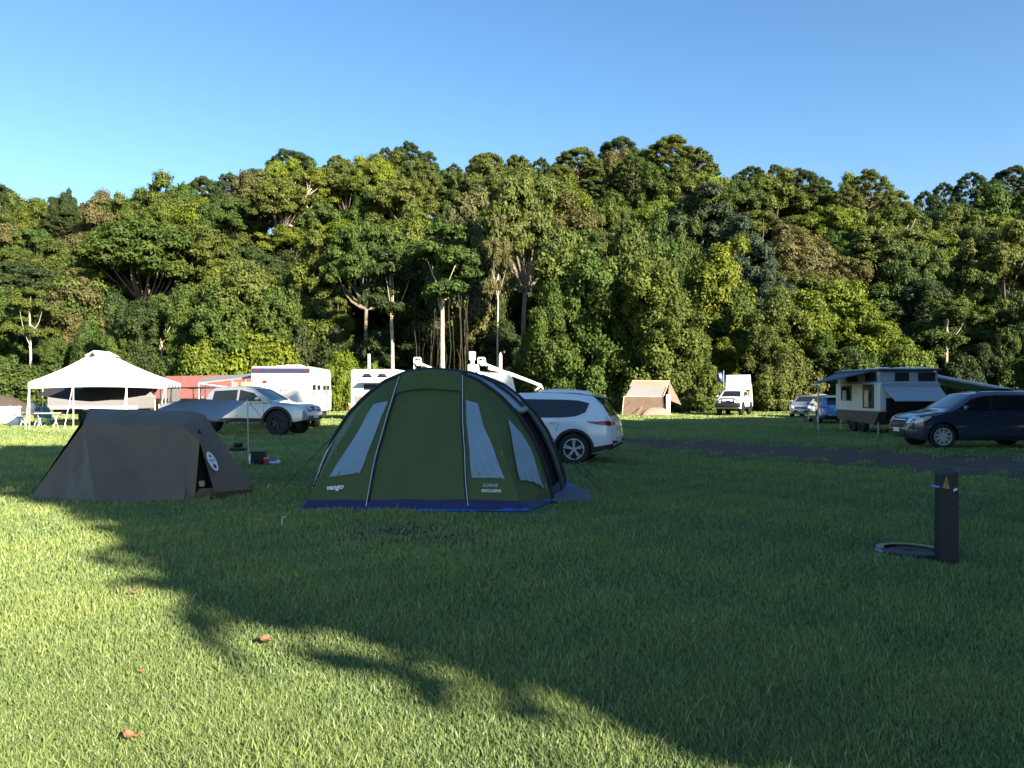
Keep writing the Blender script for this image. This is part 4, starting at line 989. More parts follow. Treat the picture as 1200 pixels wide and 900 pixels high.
# --- the low taupe ridge tent with the round badge
bt_o = G(170, 589); bt = thing('ridge_tent', 'low taupe ridge tent with a white oval badge on its door flap', 'tent', bt_o)
def L(v): return v - bt_o
A = L(G(33, 586)); B = L(G(112, 591.5)); C_ = L(G(216, 589.5)); D = L(G(248, 581)); E = L(P(302, 574, 12.95))
E.z = .03
S1 = L(P(98, 497, 12.75)); S2 = L(P(214, 500, 12.45)); R1 = L(P(106, 478.5, 13.35)); R2 = L(P(226, 482, 13.1)); SH = L(P(240, 486, 12.95))
BKA = L(P(60, 540, 15.2)); BKA.z = 0; BKE = L(P(262, 540, 14.9)); BKE.z = 0
def patch(mb, a, b, c, d, sag=.03, nu=16, nv=14, amp=.022, seed=0.0, n=None):
    """a-b along the bottom, d-c along the top; hangs inwards a little between its poles"""
    nn = n or (b - a).cross(d - a).normalized()
    def fn(u, v):
        p = lerp(lerp(a, b, u), lerp(d, c, u), v)
        e = (4 * u * (1 - u)) ** .7 * (4 * v * (1 - v)) ** .7
        cr = (.018 * math.sin((u * 1.6 + v) * 9 + seed) * (1 - v) + .011 * math.sin((u * 2.2 - v * 1.1) * 13 + 2 * seed) + .02 * abs(math.sin((u + v * .6) * 6 + seed)) ** 3) * math.sin(math.pi * u) * math.sqrt(max(0, math.sin(math.pi * v)))
        return p - nn * (sag * 4 * u * (1 - u) * 4 * v * (1 - v)) + nn * cr + wob(p, amp, 1.7, seed) * e
    mb.grid(fn, nu, nv)
mb = MB()
patch(mb, B, C_, S2, S1, .08, 40, 26, .07, 1)
patch(mb, S1, S2, R2, R1, -.02, 26, 6, .01, 2)
patch(mb, A, B, S1, lerp(A, S1, .985), .07, 18, 24, .05, 3)
patch(mb, lerp(A, S1, .985), S1, R1, R1 - Vector((.02, 0, 0)), 0, 6, 5, .005, 4)
mb.grid(lambda u, v: lerp(lerp(A, BKA, u), lerp(R1, R1, u), v), 8, 10)
patch(mb, BKE, BKA, R1, R2, .03, 16, 12, .03, 5)
mb.build('canvas', M_olive, bt, smooth=True)
apex = L(P(234, 517, 12.25)); dl = L(G(231, 585)) + Vector((0, .05, .12)); dr = L(P(249.5, 574, 12.2))
mb = MB()
patch(mb, C_, L(G(228, 588)), apex, S2, .02, 8, 16, .02, 6)
patch(mb, S2, apex, SH, R2, 0, 8, 5, .006, 7)
mb.build('door_left', M_olive, bt, smooth=True)
fl_b = L(P(251, 577, 12.25))
mb = MB(); E2 = L(P(297, 573, 12.8))
patch(mb, fl_b, E2, SH, apex, .02, 12, 18, .018, 8)
mb.build('door_flap', M_olive, bt, smooth=True)
mb = MB(); mb.grid(lambda u, v: lerp(lerp(E2, BKE, u), SH, v * .999), 8, 12); mb.grid(lambda u, v: lerp(lerp(SH, R2, u), BKE, v * .999), 4, 8); mb.build('end_panel', M_olive, bt, smooth=True)
mb = MB(); mb.poly([C_ + Vector((0, .25, .02)), D + Vector((.2, .35, .02)), lerp(apex, SH, .3) + Vector((0, .3, 0)), apex + Vector((-.2, .3, 0))]); mb.build('inner_mesh', M_dark_in, bt)
mb = MB(); a = L(P(233, 571, 12.35)); mb.rbox(a + Vector((0, .12, .04)), (.09, .08, .09), .015); mb.build('vestibule_bag', M_cream, bt, smooth=True)
mb = MB(); patch(mb, lerp(C_, D, .2) + Vector((0, 0, .005)), E + Vector((-.05, -.1, 0)), E2 + Vector((0, 0, .05)), fl_b + Vector((-.22, 0, .06)), .0, 10, 4, .01, 9); mb.build('sod_cloth', M_olive, bt, smooth=True)
mb = MB(); mb.tube([A + Vector((0, -.02, .02)), B + Vector((0, -.02, .02)), C_ + Vector((0, -.02, .02)), D + Vector((0, -.02, .03))], .018, 6); mb.tube([C_ + Vector((0, -.02, .01)), SH], .006, 5); mb.build('hem', M_navy, bt, smooth=True)
mb = MB(); mb.poly([apex + Vector((-.035, -.02, .11)), apex + Vector((.04, -.02, .11)), apex + Vector((0, -.02, .2))]); mb.build('vent', M_dark_in, bt)
# badge
def flap(u, v): return lerp(lerp(fl_b, E2, u), lerp(apex, SH, u), v)
uu, vv = .20, .53
bp0 = flap(uu, vv); du = (flap(uu + .05, vv) - flap(uu - .05, vv)).normalized(); dv = flap(uu, vv + .05) - flap(uu, vv - .05); nn = du.cross(dv).normalized()
if nn.y > 0: nn = -nn
dv = (UP + LT * -.12 - nn * nn.dot(UP)).normalized(); du = dv.cross(nn).normalized()
bm_ = Matrix((du, dv, du.cross(dv))).transposed().to_4x4(); bm_.translation = bp0 + nn * .03
bg = MB(); bg.add([(.098 * math.cos(a), .165 * math.sin(a), 0) for a in np.linspace(0, 2 * math.pi, 37)[:-1]], [tuple(range(36))]); bo = bg.build('badge', M_logo, bt); bo.matrix_local = bm_
bg = MB(); zf = .004 if nn.dot(du.cross(dv)) > 0 else -.004
bg.poly([(-.036, .072, zf), (.036, .072, zf), (0, .128, zf)])
bg.add([(.036 * math.cos(a), -.085 + .04 * math.sin(a), zf) for a in np.linspace(0, 2 * math.pi, 21)[:-1]], [tuple(range(20))])
for i in range(7):
    x = -.06 + i * .02; bg.poly([(x - .005, -.005 + .01 * (i % 2), zf), (x + .005, -.005 + .01 * (i % 2), zf), (x + .005, .034, zf), (x - .005, .034, zf)])
bg.poly([(-.012, -.03, zf), (.012, -.03, zf), (.012, -.016, zf), (-.012, -.016, zf)])
bs = bg.build('badge_print', M_logo_blue, bo)

# --- grey tarp strung from the ridge tent to a pole
pole_b = G(291.5, 543)
tp = thing('tarp_shelter', 'grey tarp stretched from the taupe tent to a thin pole', 'tarp', pole_b)
def T_(px, py, d): return P(px, py, d) - pole_b
q = [T_(178, 482, 14.2), T_(216, 467, 15.2), T_(290, 469.5, pole_b.y), T_(255, 493, 14.3), T_(192, 480, 13.8)]
mb = MB(); patch(mb, q[0], q[3], q[2], q[1], .10, 18, 12, .03, 3, Vector((0, 0, 1))); mb.build('tarp_sheet', M_tarp, tp, smooth=True)
mb = MB(); mb.tube([(0, 0, 0), T_(290, 468, pole_b.y)], .014, 8); mb.build('pole', M_steel, tp)
mb = MB(); mb.tube([T_(290, 469.5, pole_b.y), (1.0, .6, .01)], .005, 5); mb.build('guy_rope', M_navy, tp)

# camp clutter at the pole
def put(name, label, cat, px, py, fn, m, smooth=True, group='things by the tarp pole'):
    o = thing(name, label, cat, G(px, py), 0, group); mb = MB(); fn(mb); mb.build('body', m, o, smooth=smooth); return o
o = put('bottle', 'white plastic bottle at the foot of the tarp pole', 'bottle', 295, 545, lambda m: m.lathe([(0, 0), (.06, 0), (.065, .02), (.065, .2), (.03, .26), (.022, .29), (0, .29)], 16), M_white)
mb = MB(); mb.lathe([(0, .32), (.024, .32), (.024, .28)], 12); mb.build('cap', M_sheet, o)
o = put('storage_crate', 'black crate on the grass beside the white bottle', 'crate', 303, 545, lambda m: m.rbox((0, 0, .15), (.28, .3, .3), .02), M_black)
mb = MB(); mb.rbox((0, 0, .305), (.3, .32, .03), .01); mb.build('lid', M_black, o)
o = put('cool_box', 'small red box with white lid between crate and bag', 'box', 311, 545, lambda m: m.rbox((0, 0, .07), (.17, .18, .14), .02), M_redbox)
mb = MB(); mb.rbox((0, 0, .155), (.175, .185, .03), .01); mb.build('lid', M_cream, o)
o = put('carry_bag', 'blue and white bag lying beside the red box', 'bag', 320, 544.5, lambda m: m.rbox((0, 0, .05), (.3, .22, .1), .04), M_lightblue)
mb = MB(); mb.tube([(-.1, -.08, .09), (-.05, -.1, .17), (.06, -.1, .16), (.1, -.08, .09)], .012); mb.rbox((.02, -.02, .105), (.14, .18, .012), .004); mb.build('strap', M_sheet, o)
o = put('camp_stove', 'dark folding stove behind the ridge tent flap', 'stove', 279, 541, lambda m: m.rbox((0, 0, .3), (.34, .3, .07), .02), M_black)
mb = MB()
for x in (-.14, .14):
    for y in (-.12, .12): mb.tube([(x, y, 0), (x * .9, y * .9, .27)], .012)
mb.build('legs', M_steel, o)
mb = MB(); mb.lathe([(0, .35), (.1, .35), (.12, .45), (.11, .45), (.09, .36), (0, .36)], 16); mb.build('pot', M_black, o, smooth=True)

# --- white marquee
mq_o = G(113, 500); mq = thing('marquee', 'white peaked marquee on thin white legs', 'marquee', mq_o)
YF, YB = 36.2, 41.5
def W_(px, py, d): return P(px, py, d) - mq_o
FL, FR = W_(33, 449, YF), W_(196, 448, YF); FL.z = FR.z = 2.12
BL, BR = Vector((FL.x - .15, YB - mq_o.y, 2.12)), Vector((W_(212, 448, YB).x, YB - mq_o.y, 2.12))
PK = W_(110, 413, 38.6); PK2 = W_(128, 414.5, 39.4)
mb = MB()
def roofp(a, b, c, d, sag=.10):
    mb.grid(lambda u, v: lerp(lerp(a, b, u), lerp(d, c, u), v) - UP * (sag * math.sin(math.pi * v) * (1 if v < 1 else 0)) - UP * .03 * math.sin(math.pi * u) * (1 - v), 14, 12)
roofp(FL, FR, PK2, PK); roofp(FR, BR, PK2, PK2); roofp(BR, BL, PK, PK2); roofp(BL, FL, PK, PK)
mb.build('roof_canopy', M_canvas_white, mq, smooth=True)
mb = MB(); 
c0 = [lerp(FL, PK, .85), lerp(FR, PK2, .85), lerp(BR, PK2, .85), lerp(BL, PK, .85)]
c0 = [p + UP * .05 for p in c0]; pk, pk2 = PK + UP * .10, PK2 + UP * .10
for a, b, c, d in ((c0[0], c0[1], pk2, pk), (c0[1], c0[2], pk2, pk2), (c0[2], c0[3], pk, pk2), (c0[3], c0[0], pk, pk)):
    mb.grid(lambda u, v: lerp(lerp(a, b, u), lerp(d, c, u), v), 6, 4)
mb.build('vent_cap', M_canvas_white, mq, smooth=False)
mb = MB(); vp = lerp(PK, W_(110, 420, 38.3), .5); mb.poly([vp + Vector((-.17, -.16, -.04)), vp + Vector((.17, -.16, -.04)), vp + Vector((0, -.14, .17))]); mb.build('vent', M_dark_in, mq)
mb = MB()
def val(a, b, n=(0, 0, 0)):
    mb.grid(lambda u, v: lerp(a, b, u) - UP * (v * (.30 - .12 * math.sin(math.pi * u)) + .03 * math.sin(math.pi * u) ) + Vector((0, .02 * math.sin(u * 30), 0)) * v, 24, 2)
val(FL, FR); val(FR, BR); val(BL, FL)
mb.build('valance', M_canvas_white, mq, smooth=True)
def leg(px, d, px_top=None, brace=None):
    b = W_(px, 500, d); b.z = 0; t = W_(px_top or px, 500, d); t.z = 2.08
    m = MB(); m.tube([b, t], .024, 6); m.tube([b + UP * .02 - Vector((0, 0, .02)), b + UP * .03], .07, 8); m.build('leg', M_pole, mq)
    if brace:
        m = MB(); b2 = W_(brace, 500, d - .3); b2.z = 0; m.tube([b2, t], .017, 6); m.build('brace', M_pole, mq)
leg(34.5, YF, None, 30); leg(86, YF, None, 75); leg(148.5, YF, None, 143); leg(194, YF, None, 184); leg(188, YB); leg(50, YB); leg(207, YB)
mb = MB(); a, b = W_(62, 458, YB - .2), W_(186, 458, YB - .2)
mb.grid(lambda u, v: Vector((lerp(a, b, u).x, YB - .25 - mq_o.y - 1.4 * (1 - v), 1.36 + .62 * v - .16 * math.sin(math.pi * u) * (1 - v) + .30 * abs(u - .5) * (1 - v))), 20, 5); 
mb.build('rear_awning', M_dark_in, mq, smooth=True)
mb = MB(); sw = W_(203, 460, YF + 2); mb.grid(lambda u, v: lerp(FR, BR, u * .9 + .05) - UP * (.1 + .95 * v) + Vector((.03 * math.sin(u * 25), 0, 0)), 20, 4); mb.build('side_curtain', M_grey_panel, mq, smooth=True)

# --- light grey camper trailer, darkened body colour stands in for the marquee's shade
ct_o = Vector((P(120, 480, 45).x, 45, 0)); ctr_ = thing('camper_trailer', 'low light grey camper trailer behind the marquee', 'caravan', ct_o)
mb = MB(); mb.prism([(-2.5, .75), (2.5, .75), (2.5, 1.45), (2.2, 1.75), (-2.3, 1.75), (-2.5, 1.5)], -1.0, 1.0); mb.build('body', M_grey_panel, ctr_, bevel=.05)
mb = MB(); mb.box((0, -1.012, .82), (4.9, .02, .16)); mb.build('stripe', M_white, ctr_)
for x in (-1.0, .2, 1.4):
    mb = MB(); mb.rbox((x, -1.01, 1.42), (.7, .03, .34), .01); mb.build('window', M_glass, ctr_)
mb = MB(); mb.box((0, 0, .6), (4.6, 1.6, .28)); mb.build('chassis', M_black, ctr_)
for x in (-.5, .4):
    for sg in (-1, 1): wheel(ctr_, x, sg * .92, .34, .2, sg, 5, M_rimdark)

# --- camping gear left of the marquee
def chair(px, py, m, label, rz, seat=.42):
    o = thing('camp_chair', label, 'chair', G(px, py), rz, 'camping chairs by the marquee')
    mb = MB(); mb.grid(lambda u, v: (-.26 + .52 * u, -.22 + .44 * v, seat - .05 * math.sin(math.pi * u)), 6, 4); mb.build('seat', m, o, smooth=True, thick=.015)
    mb = MB(); mb.grid(lambda u, v: (-.27 + .54 * u, .22 + .16 * v + .05 * math.sin(math.pi * u), seat + .52 * v), 6, 5); mb.build('backrest', m, o, smooth=True, thick=.015)
    for sx_ in (-1, 1):
        mb = MB(); mb.tube([(sx_ * .28, -.25, 0), (sx_ * .27, .22, seat)], .014).tube([(sx_ * .28, .25, 0), (sx_ * .27, -.22, seat), (sx_ * .28, -.22, seat + .18)], .014).tube([(sx_ * .27, .22, seat), (sx_ * .28, .40, seat + .55)], .014); mb.build('leg_frame', M_pole, o)
        mb = MB(); mb.rbox((sx_ * .29, 0, seat + .2), (.05, .5, .025), .008); mb.build('armrest', m, o)
chair(49, 499, M_teal, 'teal fabric camp chair left of the two', R(195)); chair(61, 499.5, M_teal, 'teal fabric camp chair nearest the marquee corner leg', R(160))
chair(24, 497, M_canvas_white, 'white canvas camp chair by the white tub', R(170))
def table(px, py, label, wd, h=.72):
    o = thing('folding_table', label, 'table', G(px, py), R(4), 'folding tables by the marquee')
    mb = MB(); mb.rbox((0, 0, h), (wd, .6, .04), .012); mb.build('tabletop', M_white, o)
    for x in (-wd / 2 + .1, wd / 2 - .1):
        for sg in (-1, 1):
            mb = MB(); mb.tube([(x, sg * .26, 0), (x, -sg * .2, h - .03)], .016); mb.build('leg', M_pole, o)
    return o
table(35, 500, 'white folding table by the marquee front corner leg', .85); tb = table(56, 503, 'white trestle table with splayed legs before the teal chairs', .9)
o = thing('laundry_tub', 'large white tub at the left edge of the photo', 'tub', G(8, 497)); mb = MB(); mb.lathe([(0, 0), (.5, 0), (.62, .85), (.66, .9), (.6, .9), (.48, .05), (0, .05)], 24); mb.build('body', M_white, o, smooth=True); mb = MB(); mb.lathe([(.655, .86), (.69, .88), (.655, .92)], 24); mb.build('rim', M_lightblue, o, smooth=True)
o = thing('cool_box', 'white cool box between the tub and the white chair', 'cool box', G(17, 499)); mb = MB(); mb.rbox((0, 0, .2), (.62, .4, .4), .04); mb.build('body', M_white, o, smooth=True); mb = MB(); mb.rbox((0, 0, .43), (.64, .42, .06), .02); mb.build('lid', M_lightblue, o, smooth=True)
o = thing('lantern', 'round white camp lantern standing on a white table', 'lantern', G(41, 500) + Vector((0, 0, .745))); 
o.location = G(35, 500) + Vector((.12, 0, .742)); mb = MB(); mb.lathe([(0, 0), (.1, 0), (.14, .12), (.15, .22), (.1, .36), (.03, .42), (0, .42)], 16); mb.build('shade', M_white, o, smooth=True); mb = MB(); mb.tube([(-.08, 0, .38), (0, 0, .5), (.08, 0, .38)], .008); mb.build('handle', M_steel, o)
for i, (px, py) in enumerate(((6, 480), (14, 482))): pass
o = thing('dome_tent', 'grey-green tent roof behind the white tub at the left edge', 'tent', Vector((P(-4, 470, 56).x, 56, 0))); mb = MB(); mb.grid(lambda u, v: (2.6 * (2 * u - 1), 1.6 * (2 * v - 1), 1.5 * max(0, 1 - abs(2 * u - 1) ** 2.2) * (1 - .55 * abs(2 * v - 1) ** 2)), 16, 10); mb.build('canopy', M_wood, o, smooth=True); mb = MB(); mb.grid(lambda u, v: (2.6 * (2 * u - 1), -1.62, .9 * v * max(.05, 1 - abs(2 * u - 1) ** 2.2)), 12, 2); mb.build('front_wall', M_redroof, o)

# --- red roofed shelter
rs_o = Vector((P(248, 470, 56).x, 56, 0)); rs = thing('red_roof_shelter', 'low shelter with a faded red roof behind the silver pickup', 'shelter', rs_o)
mb = MB(); mb.prism([(-3.4, 1.3), (3.4, 1.3), (3.3, 2.85), (-2.5, 2.75)], -1.6, -1.5); mb.add([(-3.6, -1.8, 1.25), (3.6, -1.8, 1.25), (3.3, 1.2, 2.9), (-2.8, 1.2, 2.82)], [(0, 1, 2, 3)]); mb.build('roof', M_redroof, rs, thick=.04)
mb = MB(); mb.box((0, 0, .65), (6.4, 2.4, 1.3)); mb.build('wall', M_skin, rs)
for x in (-3.2, 0, 3.2):
    mb = MB(); mb.tube([(x, -1.7, 0), (x, -1.7, 1.35)], .05); mb.build('post', M_pole, rs)

# ------------------------------------------------------------------ caravans
def caravan(name, label, loc, rz, Lc, Wc, z0, z1, slope=.25):
    o = thing(name, label, 'caravan', loc, rz, 'caravans at the camp')
    prof = [(-Lc / 2, z0), (Lc / 2, z0), (Lc / 2 + .02, z0 + .9), (Lc / 2 - slope * .5, z1 - .25), (Lc / 2 - slope, z1), (-Lc / 2 + .12, z1), (-Lc / 2, z1 - .15)]
    mb = MB(); mb.prism(prof, -Wc / 2, Wc / 2); mb.build('body', M_white, o, bevel=.07)
    return o
# white caravan with the dark band: end wall faces the camera; x local = its long axis (pointing away)
cv = caravan('caravan', 'white caravan with dark top band and red mark behind the silver pickup', P(331, 0, 33) * Vector((1, 1, 0)).length if False else Vector((P(331, 460, 35.4).x - .3, 38.5, 0)), R(90 + 4.5), 6.2, 2.56, .75, 2.80, .5)
EX = -3.1                                            # the end wall nearest the camera
mb = MB(); mb.rbox((EX - .03, 0, 2.63), (.08, 2.5, .2), .02); mb.build('top_band', M_navy, cv)
for y in (-1.02, 1.02):
    mb = MB(); mb.rbox((EX - .085, y, 2.64), (.03, .10, .045), .01); mb.build('marker_lamp', M_red, cv)
mb = MB(); mb.rbox((EX - .004, .72, 2.12), (.02, .2, .16), .01); mb.build('red_mark', M_red, cv)
mb = MB(); mb.box((EX - .004, -.02, 2.07), (.012, .95, .018)); mb.build('trim_line', M_cream, cv)
for y in (-.12, .12):
    mb = MB(); mb.lathe([(0, -.02), (.035, -.02), (.035, .01)], 10, (EX - .01, y - .1, 1.76), axis='X'); mb.build('latch', M_steel, cv)
mb = MB(); mb.box((EX - .004, 0, 1.05), (.012, 2.3, .3)); mb.build('stone_guard', M_vanblue, cv)
mb = MB(); mb.rbox((0.2, .0, 2.88), (1.1, .8, .18), .05).rbox((-1.8, .2, 2.84), (.5, .5, .1), .03); mb.build('roof_hatch', M_white, cv, smooth=True)
mb = MB(); mb.box((0, 0, .58), (5.6, 2.2, .3)); mb.build('chassis', M_black, cv)
for x in (-2.2, -.9, .8, 2.0):
    mb = MB(); mb.rbox((x, -1.282, 1.75), (.75, .03, .5), .01); mb.build('window', M_glass, cv)
mb = MB(); mb.rbox((-2.55, -1.285, 1.45), (.12, .03, .5), .01); mb.rbox((1.4, -1.285, 1.5), (.03, .03, 1.3), .005); mb.build('side_vent', M_black, cv)
mb = MB(); mb.box((0, -1.282, 1.05), (5.8, .012, .3)); mb.build('side_stripe', M_vanblue, cv)
for x in (-.5, .4):
    for sg in (-1, 1): wheel(cv, x, sg * 1.0, .36, .22, sg, 6, M_rimdark)
mb = MB(); mb.tube([(-3.9, 0, .55), (-3.1, .5, .55)], .05).tube([(-3.9, 0, .55), (-3.1, -.5, .55)], .05).tube([(-3.85, 0, .55), (-3.85, 0, 0)], .035); mb.build('drawbar', M_black, cv)
aw_o = Vector((P(268, 460, 36).x, 36, 0)); aw = thing('side_awning', 'grey side awning propped out from the caravan with the dark band', 'awning', aw_o)
a = [P(233, 448, 35.6) - aw_o, P(298, 441, 36.2) - aw_o, P(300, 437, 39.4) - aw_o, P(240, 442.5, 39.4) - aw_o]
mb = MB(); mb.slab(a, .06); mb.build('awning_sheet', M_grey_panel, aw)
for p in (a[0], a[3]):
    mb = MB(); mb.tube([p, Vector((p.x + .05, p.y, 0))], .025); mb.build('pole', M_pole, aw)
mb = MB(); mb.tube([a[0] + UP * -.05, lerp(a[1], a[0], .15) - UP * .55], .02).tube([lerp(a[0], a[1], .8) - UP * .05, Vector((a[1].x, a[1].y, 1.4))], .02); mb.build('strut', M_pole, aw)
o = thing('windbreak', 'orange-red windbreak panel standing under the side awning', 'windbreak', Vector((P(286, 470, 42).x, 42, 0))); mb = MB(); mb.grid(lambda u, v: (1.4 * u - .6, .1 * math.sin(u * 12), 2.2 * v), 14, 4); mb.build('fabric', MATS['cream_cardboard'], o, thick=.02)
for x in (-.6, .1, .8): 
    mb = MB(); mb.tube([(x, -.05, 0), (x, -.05, 2.3)], .02); mb.build('pole', M_pole, o)

# middle white caravan, farther back
cm = caravan('caravan', 'white caravan with twin dark roof windows left of the green tent', Vector((P(441, 460, 48).x, 50.4, 0)), R(90 - 3), 5.0, 2.75, .75, 3.0, .4)
EX = -2.5
for y in (.42, -.5):
    mb = MB(); mb.prism([(-.36, 2.55), (.36, 2.55), (.14, 2.80), (-.14, 2.80)], 0, .02); ob = mb.build('window', M_glass, cm); ob.rotation_euler = (0, 0, R(-90)); ob.location = (EX - .012, y, 0)
mb = MB(); mb.slab([(EX, .8, 2.32), (EX, -1.0, 2.32), (EX - .5, -1.0, 2.22), (EX - .5, .8, 2.22)], .05); mb.build('window_awning', M_vanblue, cm)
mb = MB(); mb.rbox((EX - .01, -.1, 1.98), (.03, 1.4, .34), .01); mb.build('end_window', M_glass, cm)
mb = MB(); mb.rbox((EX - .01, .95, 1.25), (.03, .42, .42), .02); mb.build('service_hatch', M_grey_panel, cm)
mb = MB(); mb.box((0, 0, .6), (4.6, 2.4, .3)); mb.build('chassis', M_black, cm)
for sg in (-1, 1):
    for x in (-.4, .5): wheel(cm, x, sg * 1.15, .36, .22, sg, 6, M_rimdark)
mb = MB(); mb.tube([(-1.4, .55, 3.0), (-1.4, .55, 4.0)], .09, 10); mb.build('roof_flue', M_white, cm, smooth=True)
mb = MB(); mb.box((0, 0, 3.02), (4.6, 2.6, .05)); mb.build('roof_rim', M_white, cm, bevel=.02)
for (px, d, label) in ((424, 47, 'short brown timber post left of the far white caravan'),):
    pb = G(410.5, 484.5); o = thing('bollard_post', 'short brown timber post beside the middle white caravan', 'post', pb); mb = MB(); mb.rbox((0, 0, .42), (.22, .22, .84), .03); mb.build('post', M_post, o); mb = MB(); mb.rbox((0, 0, .74), (.235, .235, .08), .01); mb.build('band', M_cream, o)

# third caravan hidden behind the green tent; its roof gear shows above
cw_o = Vector((P(545, 460, 41).x, 41, 0)); cw = caravan('caravan', 'white caravan behind the green tent with roof gear showing', cw_o, R(0), 5.2, 2.3, .7, 2.62, .35)
def C3(px, py, d=41): return P(px, py, d) - cw_o
mb = MB(); mb.box((0, 0, .55), (4.8, 2.1, .3)); mb.build('chassis', M_black, cw)
for sg in (-1, 1): wheel(cw, 0, sg * 1.05, .36, .22, sg, 6, M_rimdark)
mb = MB(); mb.rbox((0, -1.16, 1.7), (1.4, .03, .6), .01); mb.build('window', M_glass, cw)
mb = MB(); p = C3(553.5, 434); mb.rbox(p + UP * .1, (.46, .5, .42), .06); p = C3(553.5, 416); mb.rbox(p - UP * .05, (.34, .38, .46), .06).box(C3(553.5, 423), (.2, .2, .3)); mb.build('roof_vent', M_white, cw, smooth=True)
for px in (490, 565):
    mb = MB(); x = C3(px, 430).x; mb.tube([(x - .2, 0, 2.62), (x - .2, 0, 3.42)], .045).tube([(x - .2, 0, 3.42), (x + .12, 0, 3.42)], .04).tube([(x + .12, 0, 3.42), (x + .2, 0, 3.0)], .035); mb.build('folded_mount', M_white, cw)
    mb = MB(); mb.lathe([(0, .05), (.10, .03), (.15, -.02), (.16, -.03), (.1, .0), (0, .02)], 18, (x + .02, -.1, 3.16), axis='Y'); mb.build('dish', M_canvas_white, cw, smooth=True)
    mb = MB(); mb.tube([(x + .2, 0, 3.1), (x + 1.15, -.1, 2.72)], .05); mb.build('boom', M_white, cw)
mb = MB(); p = C3(586.5, 440); mb.tube([(p.x, 0, 2.5), (p.x, 0, 3.55)], .085, 10).lathe([(.085, 3.55), (.03, 3.68), (0, 3.7)], 10, (p.x, 0, 0)); mb.build('antenna_pole', M_white, cw, smooth=True)
mb = MB(); mb.tube([C3(572, 431), C3(598, 438), C3(634, 452)], .085, 8).tube([C3(634, 452), C3(627, 458)], .06).tube([C3(634, 452), C3(637, 458)], .06); mb.build('awning_arm', M_white, cw, smooth=True)
mb = MB(); mb.slab([C3(560, 436, 40.6), C3(600, 440, 40.6), C3(600, 439, 42), C3(560, 434.5, 42)], .08); mb.rbox(C3(592, 440), (.5, .6, .14), .04); mb.build('roof_panel', M_white, cw)
mb = MB(); mb.rbox(C3(578, 433), (.36, .3, .14), .04); mb.build('solar_vent', M_steel, cw)

# --- pop-top caravan on the right
VX0, VX1, VY0, VY1 = 14.2, 16.55, 31.0, 35.2
pv_o = Vector(((VX0 + VX1) / 2, (VY0 + VY1) / 2, 0)); pv = thing('pop_top_caravan', 'raised pop-top caravan with tilted bed-end panel and door on its left flank', 'caravan', pv_o, 0, 'caravans at the camp')
hx, hy = (VX1 - VX0) / 2, (VY1 - VY0) / 2
mb = MB(); mb.box((0, .0, 1.47), (2 * hx, 2 * hy, 1.14)); mb.build('body', M_vanbody, pv, bevel=.04)
mb = MB(); mb.add([(-hx + .02, -hy + .05, .92), (hx - .02, -hy + .05, .92), (hx - .02, hy - .02, .92), (-hx + .02, hy - .02, .92), (-hx + .06, -hy + .6, .38), (hx - .06, -hy + .6, .38), (hx - .06, hy - .1, .5), (-hx + .06, hy - .1, .5)], [(0, 1, 2, 3), (7, 6, 5, 4), (0, 4, 5, 1), (1, 5, 6, 2), (2, 6, 7, 3), (3, 7, 4, 0)]); mb.build('skirt', M_vandark, pv)
mb = MB(); mb.box((0, 0, 2.22), (2 * hx - .14, 2 * hy - .14, .48)); mb.build('pop_top_canvas', M_vanblue, pv)
for (x0, x1) in ((-.55, .0), (.35, 1.02)):
    mb = MB(); mb.rbox(((x0 + x1) / 2, -hy + .066, 2.26), (x1 - x0, .02, .34), .006); mb.build('mesh_window', M_dark_in, pv)
for y in (-1.2, .6):
    mb = MB(); mb.rbox((-hx + .066, y, 2.26), (.02, 1.0, .34), .006); mb.build('mesh_window', M_dark_in, pv)
mb = MB(); mb.rbox((0, 0, 2.53), (2 * hx + .12, 2 * hy + .12, .10), .04); mb.build('roof', M_vandkblue, pv, smooth=False)
mb = MB(); mb.rbox((0, -.2, 2.585), (2 * hx - .2, 2 * hy - .3, .04), .015)
for x in (-.7, .1, .8): mb.rbox((x, -1.2, 2.62), (.4, .6, .06), .02)
mb.build('roof_skin', M_white, pv)
for (y, w, z, h_, nm) in ((.95, 1.0, 1.62, .62, 'window'), (-1.15, .95, 1.50, .95, 'door_window')):
    mb = MB(); mb.rbox((-hx - .01, y, z), (.05, w, h_), .012); f_ = mb.build('window_frame', M_black, pv)
    mb = MB(); mb.rbox((-hx - .03, y, z), (.03, w - .12, h_ - .1), .008); mb.build('pane', M_glass, f_)
    mb = MB(); mb.box((-hx - .047, y + w * .12, z - .1), (.006, w * .4, h_ * .7)); mb.build('curtain', M_cream if nm == 'door_window' else M_vanblue, f_)
mb = MB(); mb.slab([(-hx + .12, -hy - .02, 1.82), (hx - .02, -hy - .02, 1.82), (hx + .02, -hy - .62, 1.30), (-hx + .34, -hy - .62, 1.30)], .05); mb.build('bed_end_panel', M_vanblue, pv)
mb = MB(); mb.box((0.03, -hy - .012, 1.93), (2 * hx - .1, .03, .2)); mb.build('bed_end_hood', M_vanblue, pv)
mb = MB(); mb.box((.1, -hy - .02, 1.18), (2 * hx - .3, .03, .52)); mb.add([(-hx + .2, -hy - .5, 1.26), (hx, -hy - .5, 1.26), (hx, -hy - .02, .60), (-hx + .2, -hy - .02, .60)], [(0, 1, 2, 3)]); mb.build('bed_end_base', M_dark_in, pv)
for sg in (-1, 1):
    for y in (-.1, .75):
        w_ = wheel(pv, sg * (hx - .16), y - .2, .35, .22, 1, 6, M_rimdark); w_.rotation_euler = (0, 0, R(90) if sg < 0 else R(-90))
